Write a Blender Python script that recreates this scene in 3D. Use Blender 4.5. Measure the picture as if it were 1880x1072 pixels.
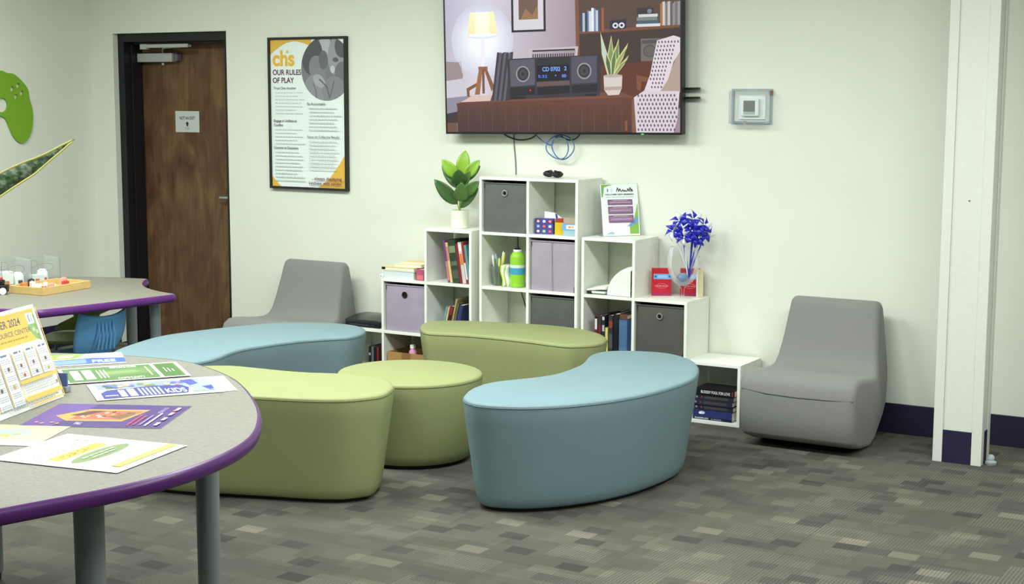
import bpy, bmesh, math, random
from mathutils import Vector, Matrix, Euler
from mathutils.geometry import tessellate_polygon
random.seed(7)
PI = math.pi
for o in list(bpy.data.objects):
    bpy.data.objects.remove(o)
SC = bpy.context.scene
COL = SC.collection

# ------------------------------------------------------------------ camera
FPX, PITCH, YAW, ROLL = 2745.5, math.radians(7.497), math.radians(30.558), math.radians(0.192)
cam_d = bpy.data.cameras.new('camera')
cam = bpy.data.objects.new('camera', cam_d)
COL.objects.link(cam)
cam.location = (4.347, -7.0037, 1.6711)
cam.rotation_euler = (Matrix.Rotation(YAW, 3, 'Z') @ Matrix.Rotation(PI / 2 - PITCH, 3, 'X') @ Matrix.Rotation(ROLL, 3, 'Z')).to_euler()
cam_d.sensor_width = 36
cam_d.lens = FPX * 36 / 1880
cam_d.shift_y = 1 / 1880
cam_d.clip_start = 0.05
SC.camera = cam

# ------------------------------------------------------------------ light
world = bpy.data.worlds.new('world')
SC.world = world
world.use_nodes = True
world.node_tree.nodes['Background'].inputs[0].default_value = (0.952, 1.0, 1.0, 1)
world.node_tree.nodes['Background'].inputs[1].default_value = 0.10


def troffer(x, y, power, sx=1.2, sy=0.6):
    d = bpy.data.lights.new('ceiling_troffer', 'AREA')
    d.shape = 'RECTANGLE'
    d.size, d.size_y = sx, sy
    d.energy = power
    d.color = (0.952, 1.0, 1.0)
    o = bpy.data.objects.new('ceiling_troffer', d)
    o.location = (x, y, 2.72)
    COL.objects.link(o)


LP = 40
for x, y, k in ((-1.7, -2.2, 0.85), (-0.2, -1.95, 1.0), (1.7, -2.2, 0.95), (3.7, -2.2, 0.85), (5.3, -2.2, .8),
                (-1.2, -4.9, 0.75), (1.2, -4.9, 0.42), (3.6, -4.9, 0.5)):
    troffer(x, y, LP * k)

SC.view_settings.view_transform = 'Standard'
SC.view_settings.look = 'None'
SC.view_settings.gamma = 1
SC.view_settings.use_curve_mapping = False
SC.view_settings.exposure = 0.84

YW = 0.301      # back wall plane
XL = -3.25      # left wall plane


# ------------------------------------------------------------------ materials
def lin(c):
    c = c / 255.0
    return c / 12.92 if c <= 0.04045 else ((c + 0.055) / 1.055) ** 2.4


def S(r, g, b):
    return (lin(r), lin(g), lin(b), 1)


MATS = {}


def mat(name, rgb, rough=0.6, spec=0.3, metal=0.0, var=0.0, scale=40, bump=0.0, bscale=300, stretch=(1, 1, 1), sheen=0.0, coat=0.0):
    if name in MATS:
        return MATS[name]
    m = bpy.data.materials.new(name)
    m.use_nodes = True
    nt = m.node_tree
    b = nt.nodes['Principled BSDF']
    b.inputs['Base Color'].default_value = S(*rgb)
    b.inputs['Roughness'].default_value = rough
    b.inputs['Specular IOR Level'].default_value = spec
    b.inputs['Metallic'].default_value = metal
    b.inputs['Sheen Weight'].default_value = sheen
    b.inputs['Coat Weight'].default_value = coat
    tc = nt.nodes.new('ShaderNodeTexCoord')
    mp = nt.nodes.new('ShaderNodeMapping')
    mp.inputs['Scale'].default_value = stretch
    nt.links.new(tc.outputs['Object'], mp.inputs[0])
    nz = nt.nodes.new('ShaderNodeTexNoise')
    nz.inputs['Scale'].default_value = scale
    nz.inputs['Detail'].default_value = 3
    nt.links.new(mp.outputs[0], nz.inputs['Vector'])
    cr = nt.nodes.new('ShaderNodeValToRGB')
    c = S(*rgb)
    v = var if var else 0.02
    cr.color_ramp.elements[0].color = tuple(max(0, x * (1 - v)) for x in c[:3]) + (1,)
    cr.color_ramp.elements[1].color = tuple(min(1, x * (1 + v)) for x in c[:3]) + (1,)
    cr.color_ramp.elements[0].position = 0.3
    cr.color_ramp.elements[1].position = 0.7
    nt.links.new(nz.outputs['Fac'], cr.inputs[0])
    nt.links.new(cr.outputs[0], b.inputs['Base Color'])
    if bump:
        n2 = nt.nodes.new('ShaderNodeTexNoise')
        n2.inputs['Scale'].default_value = bscale
        nt.links.new(mp.outputs[0], n2.inputs['Vector'])
        bp = nt.nodes.new('ShaderNodeBump')
        bp.inputs['Strength'].default_value = bump
        bp.inputs['Distance'].default_value = 0.002
        nt.links.new(n2.outputs['Fac'], bp.inputs['Height'])
        nt.links.new(bp.outputs[0], b.inputs['Normal'])
    MATS[name] = m
    return m


def glass_mat(name, rgb=(240, 245, 245), rough=0.02, ior=1.45, alpha=0.25, refl=0.5):
    # thin clear plastic or glass: mostly see-through with a real reflection
    if name in MATS:
        return MATS[name]
    m = bpy.data.materials.new(name)
    m.use_nodes = True
    nt = m.node_tree
    nt.nodes.clear()
    out = nt.nodes.new('ShaderNodeOutputMaterial')
    tr = nt.nodes.new('ShaderNodeBsdfTransparent')
    tr.inputs[0].default_value = S(*rgb)
    gl = nt.nodes.new('ShaderNodeBsdfPrincipled')
    gl.inputs['Base Color'].default_value = S(*rgb)
    gl.inputs['Roughness'].default_value = 0.08
    fr = nt.nodes.new('ShaderNodeFresnel')
    fr.inputs[0].default_value = ior
    ad = nt.nodes.new('ShaderNodeMath')
    ad.operation = 'ADD'
    ad.use_clamp = True
    ad.inputs[1].default_value = alpha
    ml = nt.nodes.new('ShaderNodeMath')
    ml.operation = 'MULTIPLY'
    ml.inputs[1].default_value = refl
    nt.links.new(fr.outputs[0], ml.inputs[0])
    nt.links.new(ml.outputs[0], ad.inputs[0])
    mx = nt.nodes.new('ShaderNodeMixShader')
    nt.links.new(ad.outputs[0], mx.inputs[0])
    nt.links.new(tr.outputs[0], mx.inputs[1])
    nt.links.new(gl.outputs[0], mx.inputs[2])
    nt.links.new(mx.outputs[0], out.inputs[0])
    MATS[name] = m
    return m


def print_mat(emit=0.0, rough=0.55):
    name = 'print_%s_%s' % (emit, rough)
    if name in MATS:
        return MATS[name]
    m = bpy.data.materials.new(name)
    m.use_nodes = True
    nt = m.node_tree
    b = nt.nodes['Principled BSDF']
    at = nt.nodes.new('ShaderNodeVertexColor')
    at.layer_name = 'Col'
    b.inputs['Roughness'].default_value = rough
    b.inputs['Specular IOR Level'].default_value = 0.25
    if emit:
        b.inputs['Base Color'].default_value = (0.01, 0.01, 0.01, 1)
        nt.links.new(at.outputs[0], b.inputs['Emission Color'])
        b.inputs['Emission Strength'].default_value = emit
    else:
        nt.links.new(at.outputs[0], b.inputs['Base Color'])
    MATS[name] = m
    return m


# ------------------------------------------------------------------ object helpers
def tag(o, label=None, cat=None, group=None, kind=None):
    if label: o['label'] = label
    if cat: o['category'] = cat
    if group: o['group'] = group
    if kind: o['kind'] = kind
    return o


def empty(name, label, cat, loc=(0, 0, 0), rz=0.0, group=None, rot=None):
    o = bpy.data.objects.new(name, None)
    o.empty_display_size = 0.05
    COL.objects.link(o)
    o.location = loc
    o.rotation_euler = rot if rot else (0, 0, rz)
    return tag(o, label, cat, group)


class MB:
    def __init__(self):
        self.v, self.f = [], []

    def add(self, vs, fs):
        n = len(self.v)
        self.v += [Vector(x) for x in vs]
        self.f += [tuple(i + n for i in f) for f in fs]
        return self

    def box(self, x0, x1, y0, y1, z0, z1, M=None):
        vs = [(x, y, z) for z in (z0, z1) for y in (y0, y1) for x in (x0, x1)]
        if M is not None:
            vs = [M @ Vector(p) for p in vs]
        return self.add(vs, [(0, 2, 3, 1), (4, 5, 7, 6), (0, 1, 5, 4), (2, 6, 7, 3), (0, 4, 6, 2), (1, 3, 7, 5)])

    def loft(self, rings, close=True, cap0=True, cap1=True):
        n = len(rings[0])
        vs = [p for r in rings for p in r]
        fs = []
        for i in range(len(rings) - 1):
            for j in range(n if close else n - 1):
                k = (j + 1) % n
                fs.append((i * n + j, i * n + k, (i + 1) * n + k, (i + 1) * n + j))
        if cap0: fs.append(tuple(reversed(range(n))))
        if cap1: fs.append(tuple(range((len(rings) - 1) * n, len(rings) * n)))
        return self.add(vs, fs)

    def tube(self, pts, r, n=8, cap=True):
        pts = [Vector(p) for p in pts]
        rs = r if isinstance(r, (list, tuple)) else [r] * len(pts)
        rings = []
        prev = None
        for i, p in enumerate(pts):
            t = (pts[min(i + 1, len(pts) - 1)] - pts[max(i - 1, 0)]).normalized()
            if prev is None:
                a = Vector((0, 0, 1)) if abs(t.z) < 0.9 else Vector((1, 0, 0))
            else:
                a = prev
            u = (a - t * a.dot(t)).normalized()
            w = t.cross(u)
            prev = u
            rings.append([p + (u * math.cos(2 * PI * k / n) + w * math.sin(2 * PI * k / n)) * rs[i] for k in range(n)])
        return self.loft(rings, True, cap, cap)

    def lathe(self, prof, n=32, c=(0, 0, 0), cap0=True, cap1=True):
        rings = [[(c[0] + r * math.cos(2 * PI * k / n), c[1] + r * math.sin(2 * PI * k / n), c[2] + z) for k in range(n)] for r, z in prof]
        return self.loft(rings, True, cap0, cap1)

    def sphere(self, c, r, n=16, m=10, sc=(1, 1, 1)):
        rings = []
        for i in range(1, m):
            a = -PI / 2 + PI * i / m
            rings.append([(c[0] + sc[0] * r * math.cos(a) * math.cos(2 * PI * k / n), c[1] + sc[1] * r * math.cos(a) * math.sin(2 * PI * k / n), c[2] + sc[2] * r * math.sin(a)) for k in range(n)])
        return self.loft(rings)

    def plate(self, outline, holes, to3, th):
        """flat plate with real holes: outline/holes in 2D, to3(x,y,d) -> 3D"""
        loops = [outline] + holes
        flat = [p for l in loops for p in l]
        tris = tessellate_polygon([[Vector((p[0], p[1], 0)) for p in l] for l in loops])
        n = len(flat)
        vs = [to3(p[0], p[1], 0) for p in flat] + [to3(p[0], p[1], th) for p in flat]
        fs = [tuple(t) for t in tris] + [tuple(i + n for i in reversed(t)) for t in tris]
        k = 0
        for l in loops:
            m = len(l)
            for i in range(m):
                j = (i + 1) % m
                fs.append((k + i, k + j, k + j + n, k + i + n))
            k += m
        return self.add(vs, fs)

    def build(self, name, material, parent=None, smooth=False, bevel=0, seg=2, sub=0, angle=40):
        me = bpy.data.meshes.new(name)
        me.from_pydata([tuple(p) for p in self.v], [], self.f)
        bm = bmesh.new()
        bm.from_mesh(me)
        bmesh.ops.recalc_face_normals(bm, faces=bm.faces)
        if bevel:
            es = [e for e in bm.edges if len(e.link_faces) == 2 and e.calc_face_angle(0) > 0.6]
            bmesh.ops.bevel(bm, geom=es, offset=bevel, segments=seg, affect='EDGES', profile=0.5)
        bm.to_mesh(me)
        bm.free()
        if smooth:
            for p in me.polygons: p.use_smooth = True
            me.set_sharp_from_angle(angle=math.radians(angle))
        me.materials.append(material)
        o = bpy.data.objects.new(name, me)
        COL.objects.link(o)
        if parent: o.parent = parent
        if sub:
            md = o.modifiers.new('sub', 'SUBSURF')
            md.levels = md.render_levels = sub
        return o


def copy_tree(o, parent=None):
    c = o.copy()
    COL.objects.link(c)
    if parent: c.parent = parent
    for ch in [x for x in bpy.data.objects if x.parent == o]:
        copy_tree(ch, c)
    return c


class Print:
    """flat coloured artwork: polygons and lettering stacked in thin layers of ink"""
    def __init__(self, to3, step=0.00005):
        self.to3, self.step, self.k = to3, step, 1
        self.v, self.f, self.c = [], [], []

    def poly(self, pts, rgb, cols=None):
        d = self.k * self.step
        self.k += 1
        n = len(self.v)
        self.v += [self.to3(x, y, d) for x, y in pts]
        cs = [S(*(cols[i] if cols else rgb)) for i in range(len(pts))]
        if len(pts) == 4 and cols:
            self.f.append((n, n + 1, n + 2, n + 3)); self.c.append(cs)
        else:
            for t in tessellate_polygon([[Vector((x, y, 0)) for x, y in pts]]):
                self.f.append(tuple(i + n for i in t))
                self.c.append([cs[i] for i in t])
        return self

    def rect(self, x0, y0, x1, y1, rgb, cols=None):
        return self.poly([(x0, y0), (x1, y0), (x1, y1), (x0, y1)], rgb, cols)

    def ell(self, cx, cy, rx, ry, rgb, a0=0, a1=2 * PI, n=28):
        return self.poly([(cx + rx * math.cos(a0 + (a1 - a0) * i / n), cy + ry * math.sin(a0 + (a1 - a0) * i / n)) for i in range(n)], rgb)

    def line(self, pts, w, rgb):
        for a, b in zip(pts[:-1], pts[1:]):
            dx, dy = b[0] - a[0], b[1] - a[1]
            l = math.hypot(dx, dy) or 1
            nx, ny = -dy / l * w / 2, dx / l * w / 2
            self.poly([(a[0] + nx, a[1] + ny), (b[0] + nx, b[1] + ny), (b[0] - nx, b[1] - ny), (a[0] - nx, a[1] - ny)], rgb)
        return self

    def text(self, s, x, y, h, rgb, bold=0.0, width=None, down=True, align='L'):
        """h = cap height; y = baseline; down: artwork y axis points down"""
        cu = bpy.data.curves.new('lettering', 'FONT')
        cu.body = s
        cu.size = 1.0
        cu.offset = bold
        ob = bpy.data.objects.new('lettering', cu)
        me = bpy.data.meshes.new_from_object(ob)
        k = h / 0.70
        xs = [v.co.x for v in me.vertices]
        w = (max(xs) - min(xs)) if xs else 1
        kx = width / w if width else k
        x0 = min(xs) if xs else 0
        off = {'L': 0, 'C': -w * kx / 2, 'R': -w * kx}[align]
        d = self.k * self.step
        self.k += 1
        n = len(self.v)
        sg = -1 if down else 1
        self.v += [self.to3(x + off + (v.co.x - x0) * kx, y + sg * v.co.y * k, d) for v in me.vertices]
        for p in me.polygons:
            self.f.append(tuple(i + n for i in p.vertices))
            self.c.append([S(*rgb)] * len(p.vertices))
        bpy.data.meshes.remove(me)
        bpy.data.objects.remove(ob)
        bpy.data.curves.remove(cu)
        return self

    def words(self, x0, x1, y, h, rgb, rng):
        """a line of tiny copy too small to read"""
        x = x0
        while x < x1:
            w = rng.uniform(1.2, 4.2) * h
            self.rect(x, y, min(x + w, x1), y + h, rgb)
            x += w + 0.8 * h
        return self

    def build(self, name, parent, emit=0.0, rough=0.55):
        me = bpy.data.meshes.new(name)
        me.from_pydata([tuple(p) for p in self.v], [], self.f)
        ca = me.color_attributes.new('Col', 'FLOAT_COLOR', 'CORNER')
        i = 0
        for cs in self.c:
            for c in cs:
                ca.data[i].color = c
                i += 1
        me.materials.append(print_mat(emit, rough))
        o = bpy.data.objects.new(name, me)
        COL.objects.link(o)
        o.parent = parent
        return o


def smooth_loop(pts, n=96):
    """closed Catmull-Rom through pts, resampled evenly"""
    P = [Vector((p[0], p[1], 0)) for p in pts]
    m = len(P)
    out = []
    for i in range(m):
        a, b, c, d = P[i - 1], P[i], P[(i + 1) % m], P[(i + 2) % m]
        for k in range(12):
            t = k / 12
            out.append(0.5 * ((2 * b) + (c - a) * t + (2 * a - 5 * b + 4 * c - d) * t * t + (3 * b - a - 3 * c + d) * t ** 3))
    L = [0]
    for i in range(len(out)):
        L.append(L[-1] + (out[(i + 1) % len(out)] - out[i]).length)
    res, j = [], 0
    for k in range(n):
        s = L[-1] * k / n
        while L[j + 1] < s: j += 1
        t = (s - L[j]) / max(1e-9, L[j + 1] - L[j])
        res.append(out[j].lerp(out[(j + 1) % len(out)], t))
    for _ in range(2):
        res = [(res[i - 1] + res[i] * 2 + res[(i + 1) % n]) / 4 for i in range(n)]
    area = sum(res[i].x * res[(i + 1) % n].y - res[(i + 1) % n].x * res[i].y for i in range(n))
    if area < 0: res.reverse()
    return res


def inset(loop, d):
    n = len(loop)
    out = []
    for i in range(n):
        t = (loop[(i + 1) % n] - loop[i - 1]).normalized()
        out.append(loop[i] + Vector((-t.y, t.x, 0)) * d)
    return out


def zl(loop, z):
    return [(p.x, p.y, z) for p in loop]


def struct(o):
    o['kind'] = 'structure'
    return o


# ------------------------------------------------------------------ shared materials
M_wall = mat('wall_paint', (222, 226, 211), 0.75, 0.2, var=0.012, scale=3, bump=0.12, bscale=220)
M_trimw = mat('white_paint', (212, 215, 203), 0.45, 0.35)
M_base = mat('navy_vinyl', (36, 31, 56), 0.45, 0.4)
M_lam = mat('white_laminate', (233, 236, 224), 0.35, 0.4)
M_black = mat('black_plastic', (18, 18, 20), 0.35, 0.45)
M_chrome = mat('brushed_metal', (190, 190, 186), 0.32, 0.5, metal=0.9)
M_alu = mat('silver_paint', (176, 180, 172), 0.45, 0.4, metal=0.15)
M_dark = mat('black_frame_paint', (25, 24, 28), 0.4, 0.4)
M_gleg = mat('grey_leg_enamel', (128, 136, 134), 0.42, 0.4)
M_purple = mat('purple_edge', (84, 32, 102), 0.35, 0.45)
M_blue = mat('aqua_vinyl', (118, 142, 146), 0.6, 0.25, var=0.02, scale=6, bump=0.08, bscale=500)
M_green = mat('lime_vinyl', (147, 153, 104), 0.6, 0.25, var=0.02, scale=6, bump=0.08, bscale=500)
M_greyfab = mat('grey_fabric', (128, 128, 123), 0.85, 0.15, var=0.05, scale=180, bump=0.15, bscale=900, sheen=0.15)
M_glass = glass_mat('clear_plastic', alpha=0.05)
M_paper = mat('white_paper', (240, 242, 236), 0.7, 0.2)
M_page = mat('page_block', (226, 220, 200), 0.8, 0.1, var=0.08, scale=300, stretch=(1, 1, 12))


def wood_mat():
    m = bpy.data.materials.new('door_veneer')
    m.use_nodes = True
    nt = m.node_tree
    b = nt.nodes['Principled BSDF']
    b.inputs['Roughness'].default_value = 0.5
    b.inputs['Specular IOR Level'].default_value = 0.3
    tc = nt.nodes.new('ShaderNodeTexCoord')
    mp = nt.nodes.new('ShaderNodeMapping')
    mp.inputs['Scale'].default_value = (2.2, 2.2, 0.9)
    nt.links.new(tc.outputs['Object'], mp.inputs[0])
    n1 = nt.nodes.new('ShaderNodeTexNoise')
    n1.inputs['Scale'].default_value = 2.6
    n1.inputs['Detail'].default_value = 6
    n1.inputs['Distortion'].default_value = 1.6
    nt.links.new(mp.outputs[0], n1.inputs['Vector'])
    mp2 = nt.nodes.new('ShaderNodeMapping')
    mp2.inputs['Scale'].default_value = (70, 70, 2.5)
    nt.links.new(tc.outputs['Object'], mp2.inputs[0])
    n2 = nt.nodes.new('ShaderNodeTexNoise')
    n2.inputs['Scale'].default_value = 1.0
    n2.inputs['Detail'].default_value = 4
    nt.links.new(mp2.outputs[0], n2.inputs['Vector'])
    ad = nt.nodes.new('ShaderNodeMath')
    ad.operation = 'MULTIPLY_ADD'
    ad.inputs[1].default_value = 0.35
    nt.links.new(n2.outputs['Fac'], ad.inputs[0])
    nt.links.new(n1.outputs['Fac'], ad.inputs[2])
    cr = nt.nodes.new('ShaderNodeValToRGB')
    e = cr.color_ramp.elements
    e[0].position, e[0].color = 0.42, S(74, 49, 33)
    e[1].position, e[1].color = 0.92, S(122, 95, 62)
    x = e.new(0.64)
    x.color = S(96, 68, 46)
    nt.links.new(ad.outputs[0], cr.inputs[0])
    nt.links.new(cr.outputs[0], b.inputs['Base Color'])
    return m


M_wood = wood_mat()


def carpet_mat():
    m = bpy.data.materials.new('carpet_loop')
    m.use_nodes = True
    nt = m.node_tree
    N, Lk = nt.nodes, nt.links
    b = N['Principled BSDF']
    b.inputs['Roughness'].default_value = 0.95
    b.inputs['Specular IOR Level'].default_value = 0.1
    geo = N.new('ShaderNodeNewGeometry')

    def blocks(sx, sy, off):
        mp = N.new('ShaderNodeMapping')
        mp.inputs['Scale'].default_value = (1 / sx, 1 / sy, 0)
        mp.inputs['Location'].default_value = off
        Lk.new(geo.outputs['Position'], mp.inputs[0])
        sep = N.new('ShaderNodeSeparateXYZ')
        Lk.new(mp.outputs[0], sep.inputs[0])
        # every row of blocks is shifted sideways by its own amount
        fy = N.new('ShaderNodeMath'); fy.operation = 'FLOOR'
        Lk.new(sep.outputs[1], fy.inputs[0])
        w1 = N.new('ShaderNodeTexWhiteNoise'); w1.noise_dimensions = '1D'
        Lk.new(fy.outputs[0], w1.inputs['W'])
        ax = N.new('ShaderNodeMath'); ax.operation = 'ADD'
        Lk.new(sep.outputs[0], ax.inputs[0]); Lk.new(w1.outputs['Value'], ax.inputs[1])
        fx = N.new('ShaderNodeMath'); fx.operation = 'FLOOR'
        Lk.new(ax.outputs[0], fx.inputs[0])
        cb = N.new('ShaderNodeCombineXYZ')
        Lk.new(fx.outputs[0], cb.inputs[0]); Lk.new(fy.outputs[0], cb.inputs[1])
        wn = N.new('ShaderNodeTexWhiteNoise'); wn.noise_dimensions = '2D'
        Lk.new(cb.outputs[0], wn.inputs['Vector'])
        return wn
    a = blocks(0.105, 0.075, (0, 0, 0))
    c = blocks(0.21, 0.15, (3.3, 1.7, 0))
    ramp = N.new('ShaderNodeValToRGB')
    ramp.color_ramp.interpolation = 'LINEAR'
    e = ramp.color_ramp.elements
    e[0].position, e[0].color = 0.0, S(66, 66, 60)
    e[1].position, e[1].color = 1.0, S(112, 109, 96)
    for p_, col in ((0.10, S(76, 75, 68)), (0.16, S(82, 81, 73)), (0.55, S(86, 85, 76)), (0.90, S(91, 89, 79)), (0.955, S(98, 96, 84))):
        x = e.new(p_); x.color = col
    Lk.new(a.outputs['Value'], ramp.inputs[0])
    # woven ribs running away from the camera, at two spacings
    mpw = N.new('ShaderNodeMapping')
    Lk.new(geo.outputs['Position'], mpw.inputs[0])
    wv = N.new('ShaderNodeTexWave')
    wv.bands_direction = 'X'
    wv.inputs['Scale'].default_value = 24
    wv.inputs['Distortion'].default_value = 0.6
    Lk.new(mpw.outputs[0], wv.inputs['Vector'])
    thr = N.new('ShaderNodeMath'); thr.operation = 'MULTIPLY'
    Lk.new(wv.outputs['Fac'], thr.inputs[0]); Lk.new(c.outputs['Value'], thr.inputs[1])
    nz = N.new('ShaderNodeTexNoise')
    nz.inputs['Scale'].default_value = 240
    Lk.new(geo.outputs['Position'], nz.inputs['Vector'])
    mul = N.new('ShaderNodeMath'); mul.operation = 'MULTIPLY_ADD'
    mul.inputs[1].default_value = 0.55
    mul.inputs[2].default_value = 0.60
    Lk.new(thr.outputs[0], mul.inputs[0])
    m2 = N.new('ShaderNodeMath'); m2.operation = 'MULTIPLY_ADD'
    m2.inputs[1].default_value = 0.5
    Lk.new(nz.outputs['Fac'], m2.inputs[0]); Lk.new(mul.outputs[0], m2.inputs[2])
    hs = N.new('ShaderNodeMixRGB'); hs.blend_type = 'MULTIPLY'
    hs.inputs[0].default_value = 1
    Lk.new(ramp.outputs[0], hs.inputs[1])
    cmb = N.new('ShaderNodeCombineColor')
    for i in range(3): Lk.new(m2.outputs[0], cmb.inputs[i])
    Lk.new(cmb.outputs[0], hs.inputs[2])
    Lk.new(hs.outputs[0], b.inputs['Base Color'])
    bp = N.new('ShaderNodeBump')
    bp.inputs['Strength'].default_value = 0.4
    bp.inputs['Distance'].default_value = 0.003
    Lk.new(m2.outputs[0], bp.inputs['Height'])
    Lk.new(bp.outputs[0], b.inputs['Normal'])
    return m


M_carpet = carpet_mat()

# ------------------------------------------------------------------ the room
DX0, DX1, DH = -3.047, -2.064, 2.07   # door opening
slab = MB().box(XL - 0.15, 7.0, -8.5, YW + 0.45, -0.06, -0.008).build('floor', mat('floor_slab', (70, 68, 62), 0.9))
struct(slab)
TS = 0.5
tile_mesh = None
for i in range(-7, 12):
    for j in range(-14, 1):
        x, y = i * TS, j * TS
        x0, x1 = max(x, XL), x + TS
        y0, y1 = y, min(y + TS, YW)
        if x1 - x0 < 0.02 or y1 - y0 < 0.02: continue
        # only where the carpet can be seen or borders on it
        if x > 4.6 or (y < -4.6 and x < 0.0) or y < -6.6: continue
        full = (x1 - x0 > TS - 1e-6) and (y1 - y0 > TS - 1e-6)
        if full and tile_mesh:
            o = bpy.data.objects.new('carpet_tile', tile_mesh)
            COL.objects.link(o)
        else:
            o = MB().box(0.0002, x1 - x0 - 0.0002, 0.0002, y1 - y0 - 0.0002, -0.008, 0).build('carpet_tile', M_carpet, bevel=0.0004, seg=1)
            if full: tile_mesh = o.data
        o.parent = slab
        o.location = (x0, y0, 0)

w = MB()
w.box(XL - 0.15, DX0, YW, YW + 0.15, 0, 2.75)
w.box(DX0, DX1, YW, YW + 0.15, DH, 2.75)
w.box(DX1, 7.0, YW, YW + 0.15, 0, 2.75)
struct(w.build('wall_back', M_wall))
struct(MB().box(XL - 0.15, XL, -8.5, YW, 0, 2.75).build('wall_left', M_wall))
struct(MB().box(XL - 0.15, 7.0, -8.5, YW + 0.15, 2.75, 2.85).build('ceiling', mat('ceiling_tile', (225, 228, 216), 0.9)))
struct(MB().box(DX1, 7.0, YW - 0.008, YW - 0.0005, 0, 0.152).box(XL + .0005, DX0, YW - 0.008, YW - 0.0005, 0, 0.152).build('baseboard_back', M_base, bevel=0.003))
struct(MB().box(XL + 0.0005, XL + 0.008, -8.5, YW - 0.009, 0, 0.152).build('baseboard_left', M_base, bevel=0.003))
# corridor side behind the door so that no light leaks in
struct(MB().box(DX0 - 0.1, DX1 + 0.1, YW + 0.32, YW + 0.36, 0, 2.3).build('wall_corridor', M_wall))

# free-standing square post in front of the wall
PX0, PX1, PY0, PY1 = 2.582, 2.803, -0.178, -0.02
post = MB().box(PX0 + 0.006, PX1 - 0.006, PY0 + 0.006, PY1 - 0.006, 0, 2.75).build('wall_post', M_trimw)
struct(post)
for (a0, a1, b0, b1) in ((PX0, PX0 + 0.043, PY0, PY0 + 0.0055), (PX1 - 0.046, PX1, PY0, PY0 + 0.0055)):
    MB().box(a0, a1, b0, b1, 0, 2.749).build('corner_guard', M_trimw, post, bevel=0.0015)
for (a0, a1) in ((PX0, PX0 + 0.0055), (PX1 - 0.0055, PX1)):
    MB().box(a0, a1, PY0 + 0.006, PY0 + 0.046, 0, 2.749).build('corner_guard', M_trimw, post, bevel=0.0015)
    MB().box(a0, a1, PY1 - 0.046, PY1, 0, 2.749).build('corner_guard', M_trimw, post, bevel=0.0015)
MB().box(PX0 + 0.0445, PX1 - 0.0475, PY0 + 0.001, PY0 + 0.0058, 0, 0.152).build('base_strip', M_base, post)
MB().box(PX1 - 0.0058, PX1 - 0.001, PY0 + 0.0475, PY1 - 0.0475, 0, 0.152).build('base_strip', M_base, post)
MB().lathe([(0.0001, 0), (0.003, 0), (0.003, 0.004), (0.0001, 0.005)], 8).build('screw_head', M_dark, post)
bpy.data.objects['screw_head'].location = (2.70, PY0 + 0.006, 1.21)
bpy.data.objects['screw_head'].rotation_euler = (PI / 2, 0, 0)
bmp = empty('door_bumper', 'small clear plastic bumper on the carpet at the foot of the white post', 'bumper', (2.835, -0.12, 0))
MB().lathe([(0.022, 0), (0.026, 0.008), (0.026, 0.016), (0.012, 0.024), (0.0001, 0.026)], 16).build('base', glass_mat('frosted_clear', alpha=0.35), bmp, True)
MB().sphere((0, 0, 0.034), 0.016).build('ball', glass_mat('frosted_clear'), bmp, True)

# ------------------------------------------------------------------ door
door = MB().box(DX0 + 0.057, DX1 - 0.057, YW + 0.205, YW + 0.25, 0.008, 2.012).build('door_1', M_wood, bevel=0.002)
tag(struct(door), 'dark brown wooden door in a black metal frame', None)
YF0, YF1 = YW + 0.042, YW + 0.26
fr = MB()
for (a0, a1) in ((DX0 + 0.001, DX0 + 0.055), (DX1 - 0.055, DX1 - 0.001)):
    fr.box(a0, a1, YF0, YF1, 0, DH - 0.001)
fr.box(DX0 + 0.055, DX1 - 0.055, YF0, YF1, DH - 0.055, DH - 0.001)
fr.box(DX0 + 0.055, DX0 + 0.068, YF0 + 0.06, YF0 + 0.155, 0, DH - 0.055)
fr.box(DX1 - 0.068, DX1 - 0.055, YF0 + 0.06, YF0 + 0.155, 0, DH - 0.055)
fr.box(DX0 + 0.055, DX1 - 0.055, YF0 + 0.06, YF0 + 0.155, DH - 0.068, DH - 0.055)
fr.build('door_frame', M_dark, door, bevel=0.002)
YD = YW + 0.205
clo = MB().box(-2.975, -2.665, YD - 0.062, YD - 0.003, 1.885, 1.943).build('door_closer', M_alu, door, bevel=0.006)
MB().box(-2.664, -2.625, YD - 0.05, YD - 0.003, 1.89, 1.938).build('end_cap', mat('grey_cap', (96, 95, 98), 0.4), clo, bevel=0.008)
MB().tube([(-2.77, YD - 0.03, 1.88), (-2.77, YD - 0.03, 1.865)], 0.009, 10).build('pinion', M_alu, clo)
MB().tube([(-2.77, YD - 0.03, 1.943), (-2.77, YD - 0.03, 1.965), (-2.745, YD - 0.05, 1.978), (-2.48, YD - 0.12, 1.985), (-2.44, YD - 0.122, 1.985)], 0.0075, 8).build('closer_arm', M_alu, clo)
MB().box(-2.80, -2.44, YD - 0.150, YD - 0.138, 1.975, 1.998).box(-2.86, -2.80, YD - 0.150, YD - 0.12, 1.966, 2.0).build('track_arm', M_alu, clo, bevel=0.002)
hd = MB().tube([(-2.155, YD - 0.001, 1.005), (-2.155, YD - 0.062, 1.005)], 0.014, 12)
hd.tube([(-2.150, YD - 0.062, 1.005), (-2.19, YD - 0.064, 1.005), (-2.27, YD - 0.062, 1.004)], [0.014, 0.013, 0.011], 12)
hd.lathe([(0.03, 0), (0.034, 0.003), (0.034, 0.008), (0.02, 0.012)], 20)
h_ = hd.build('door_handle', M_chrome, door, True)
for v in list(h_.data.vertices)[-80:]:
    v.co = Vector((-2.155 + v.co.x, YD - v.co.z - 0.0005, 1.005 + v.co.y))

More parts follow.
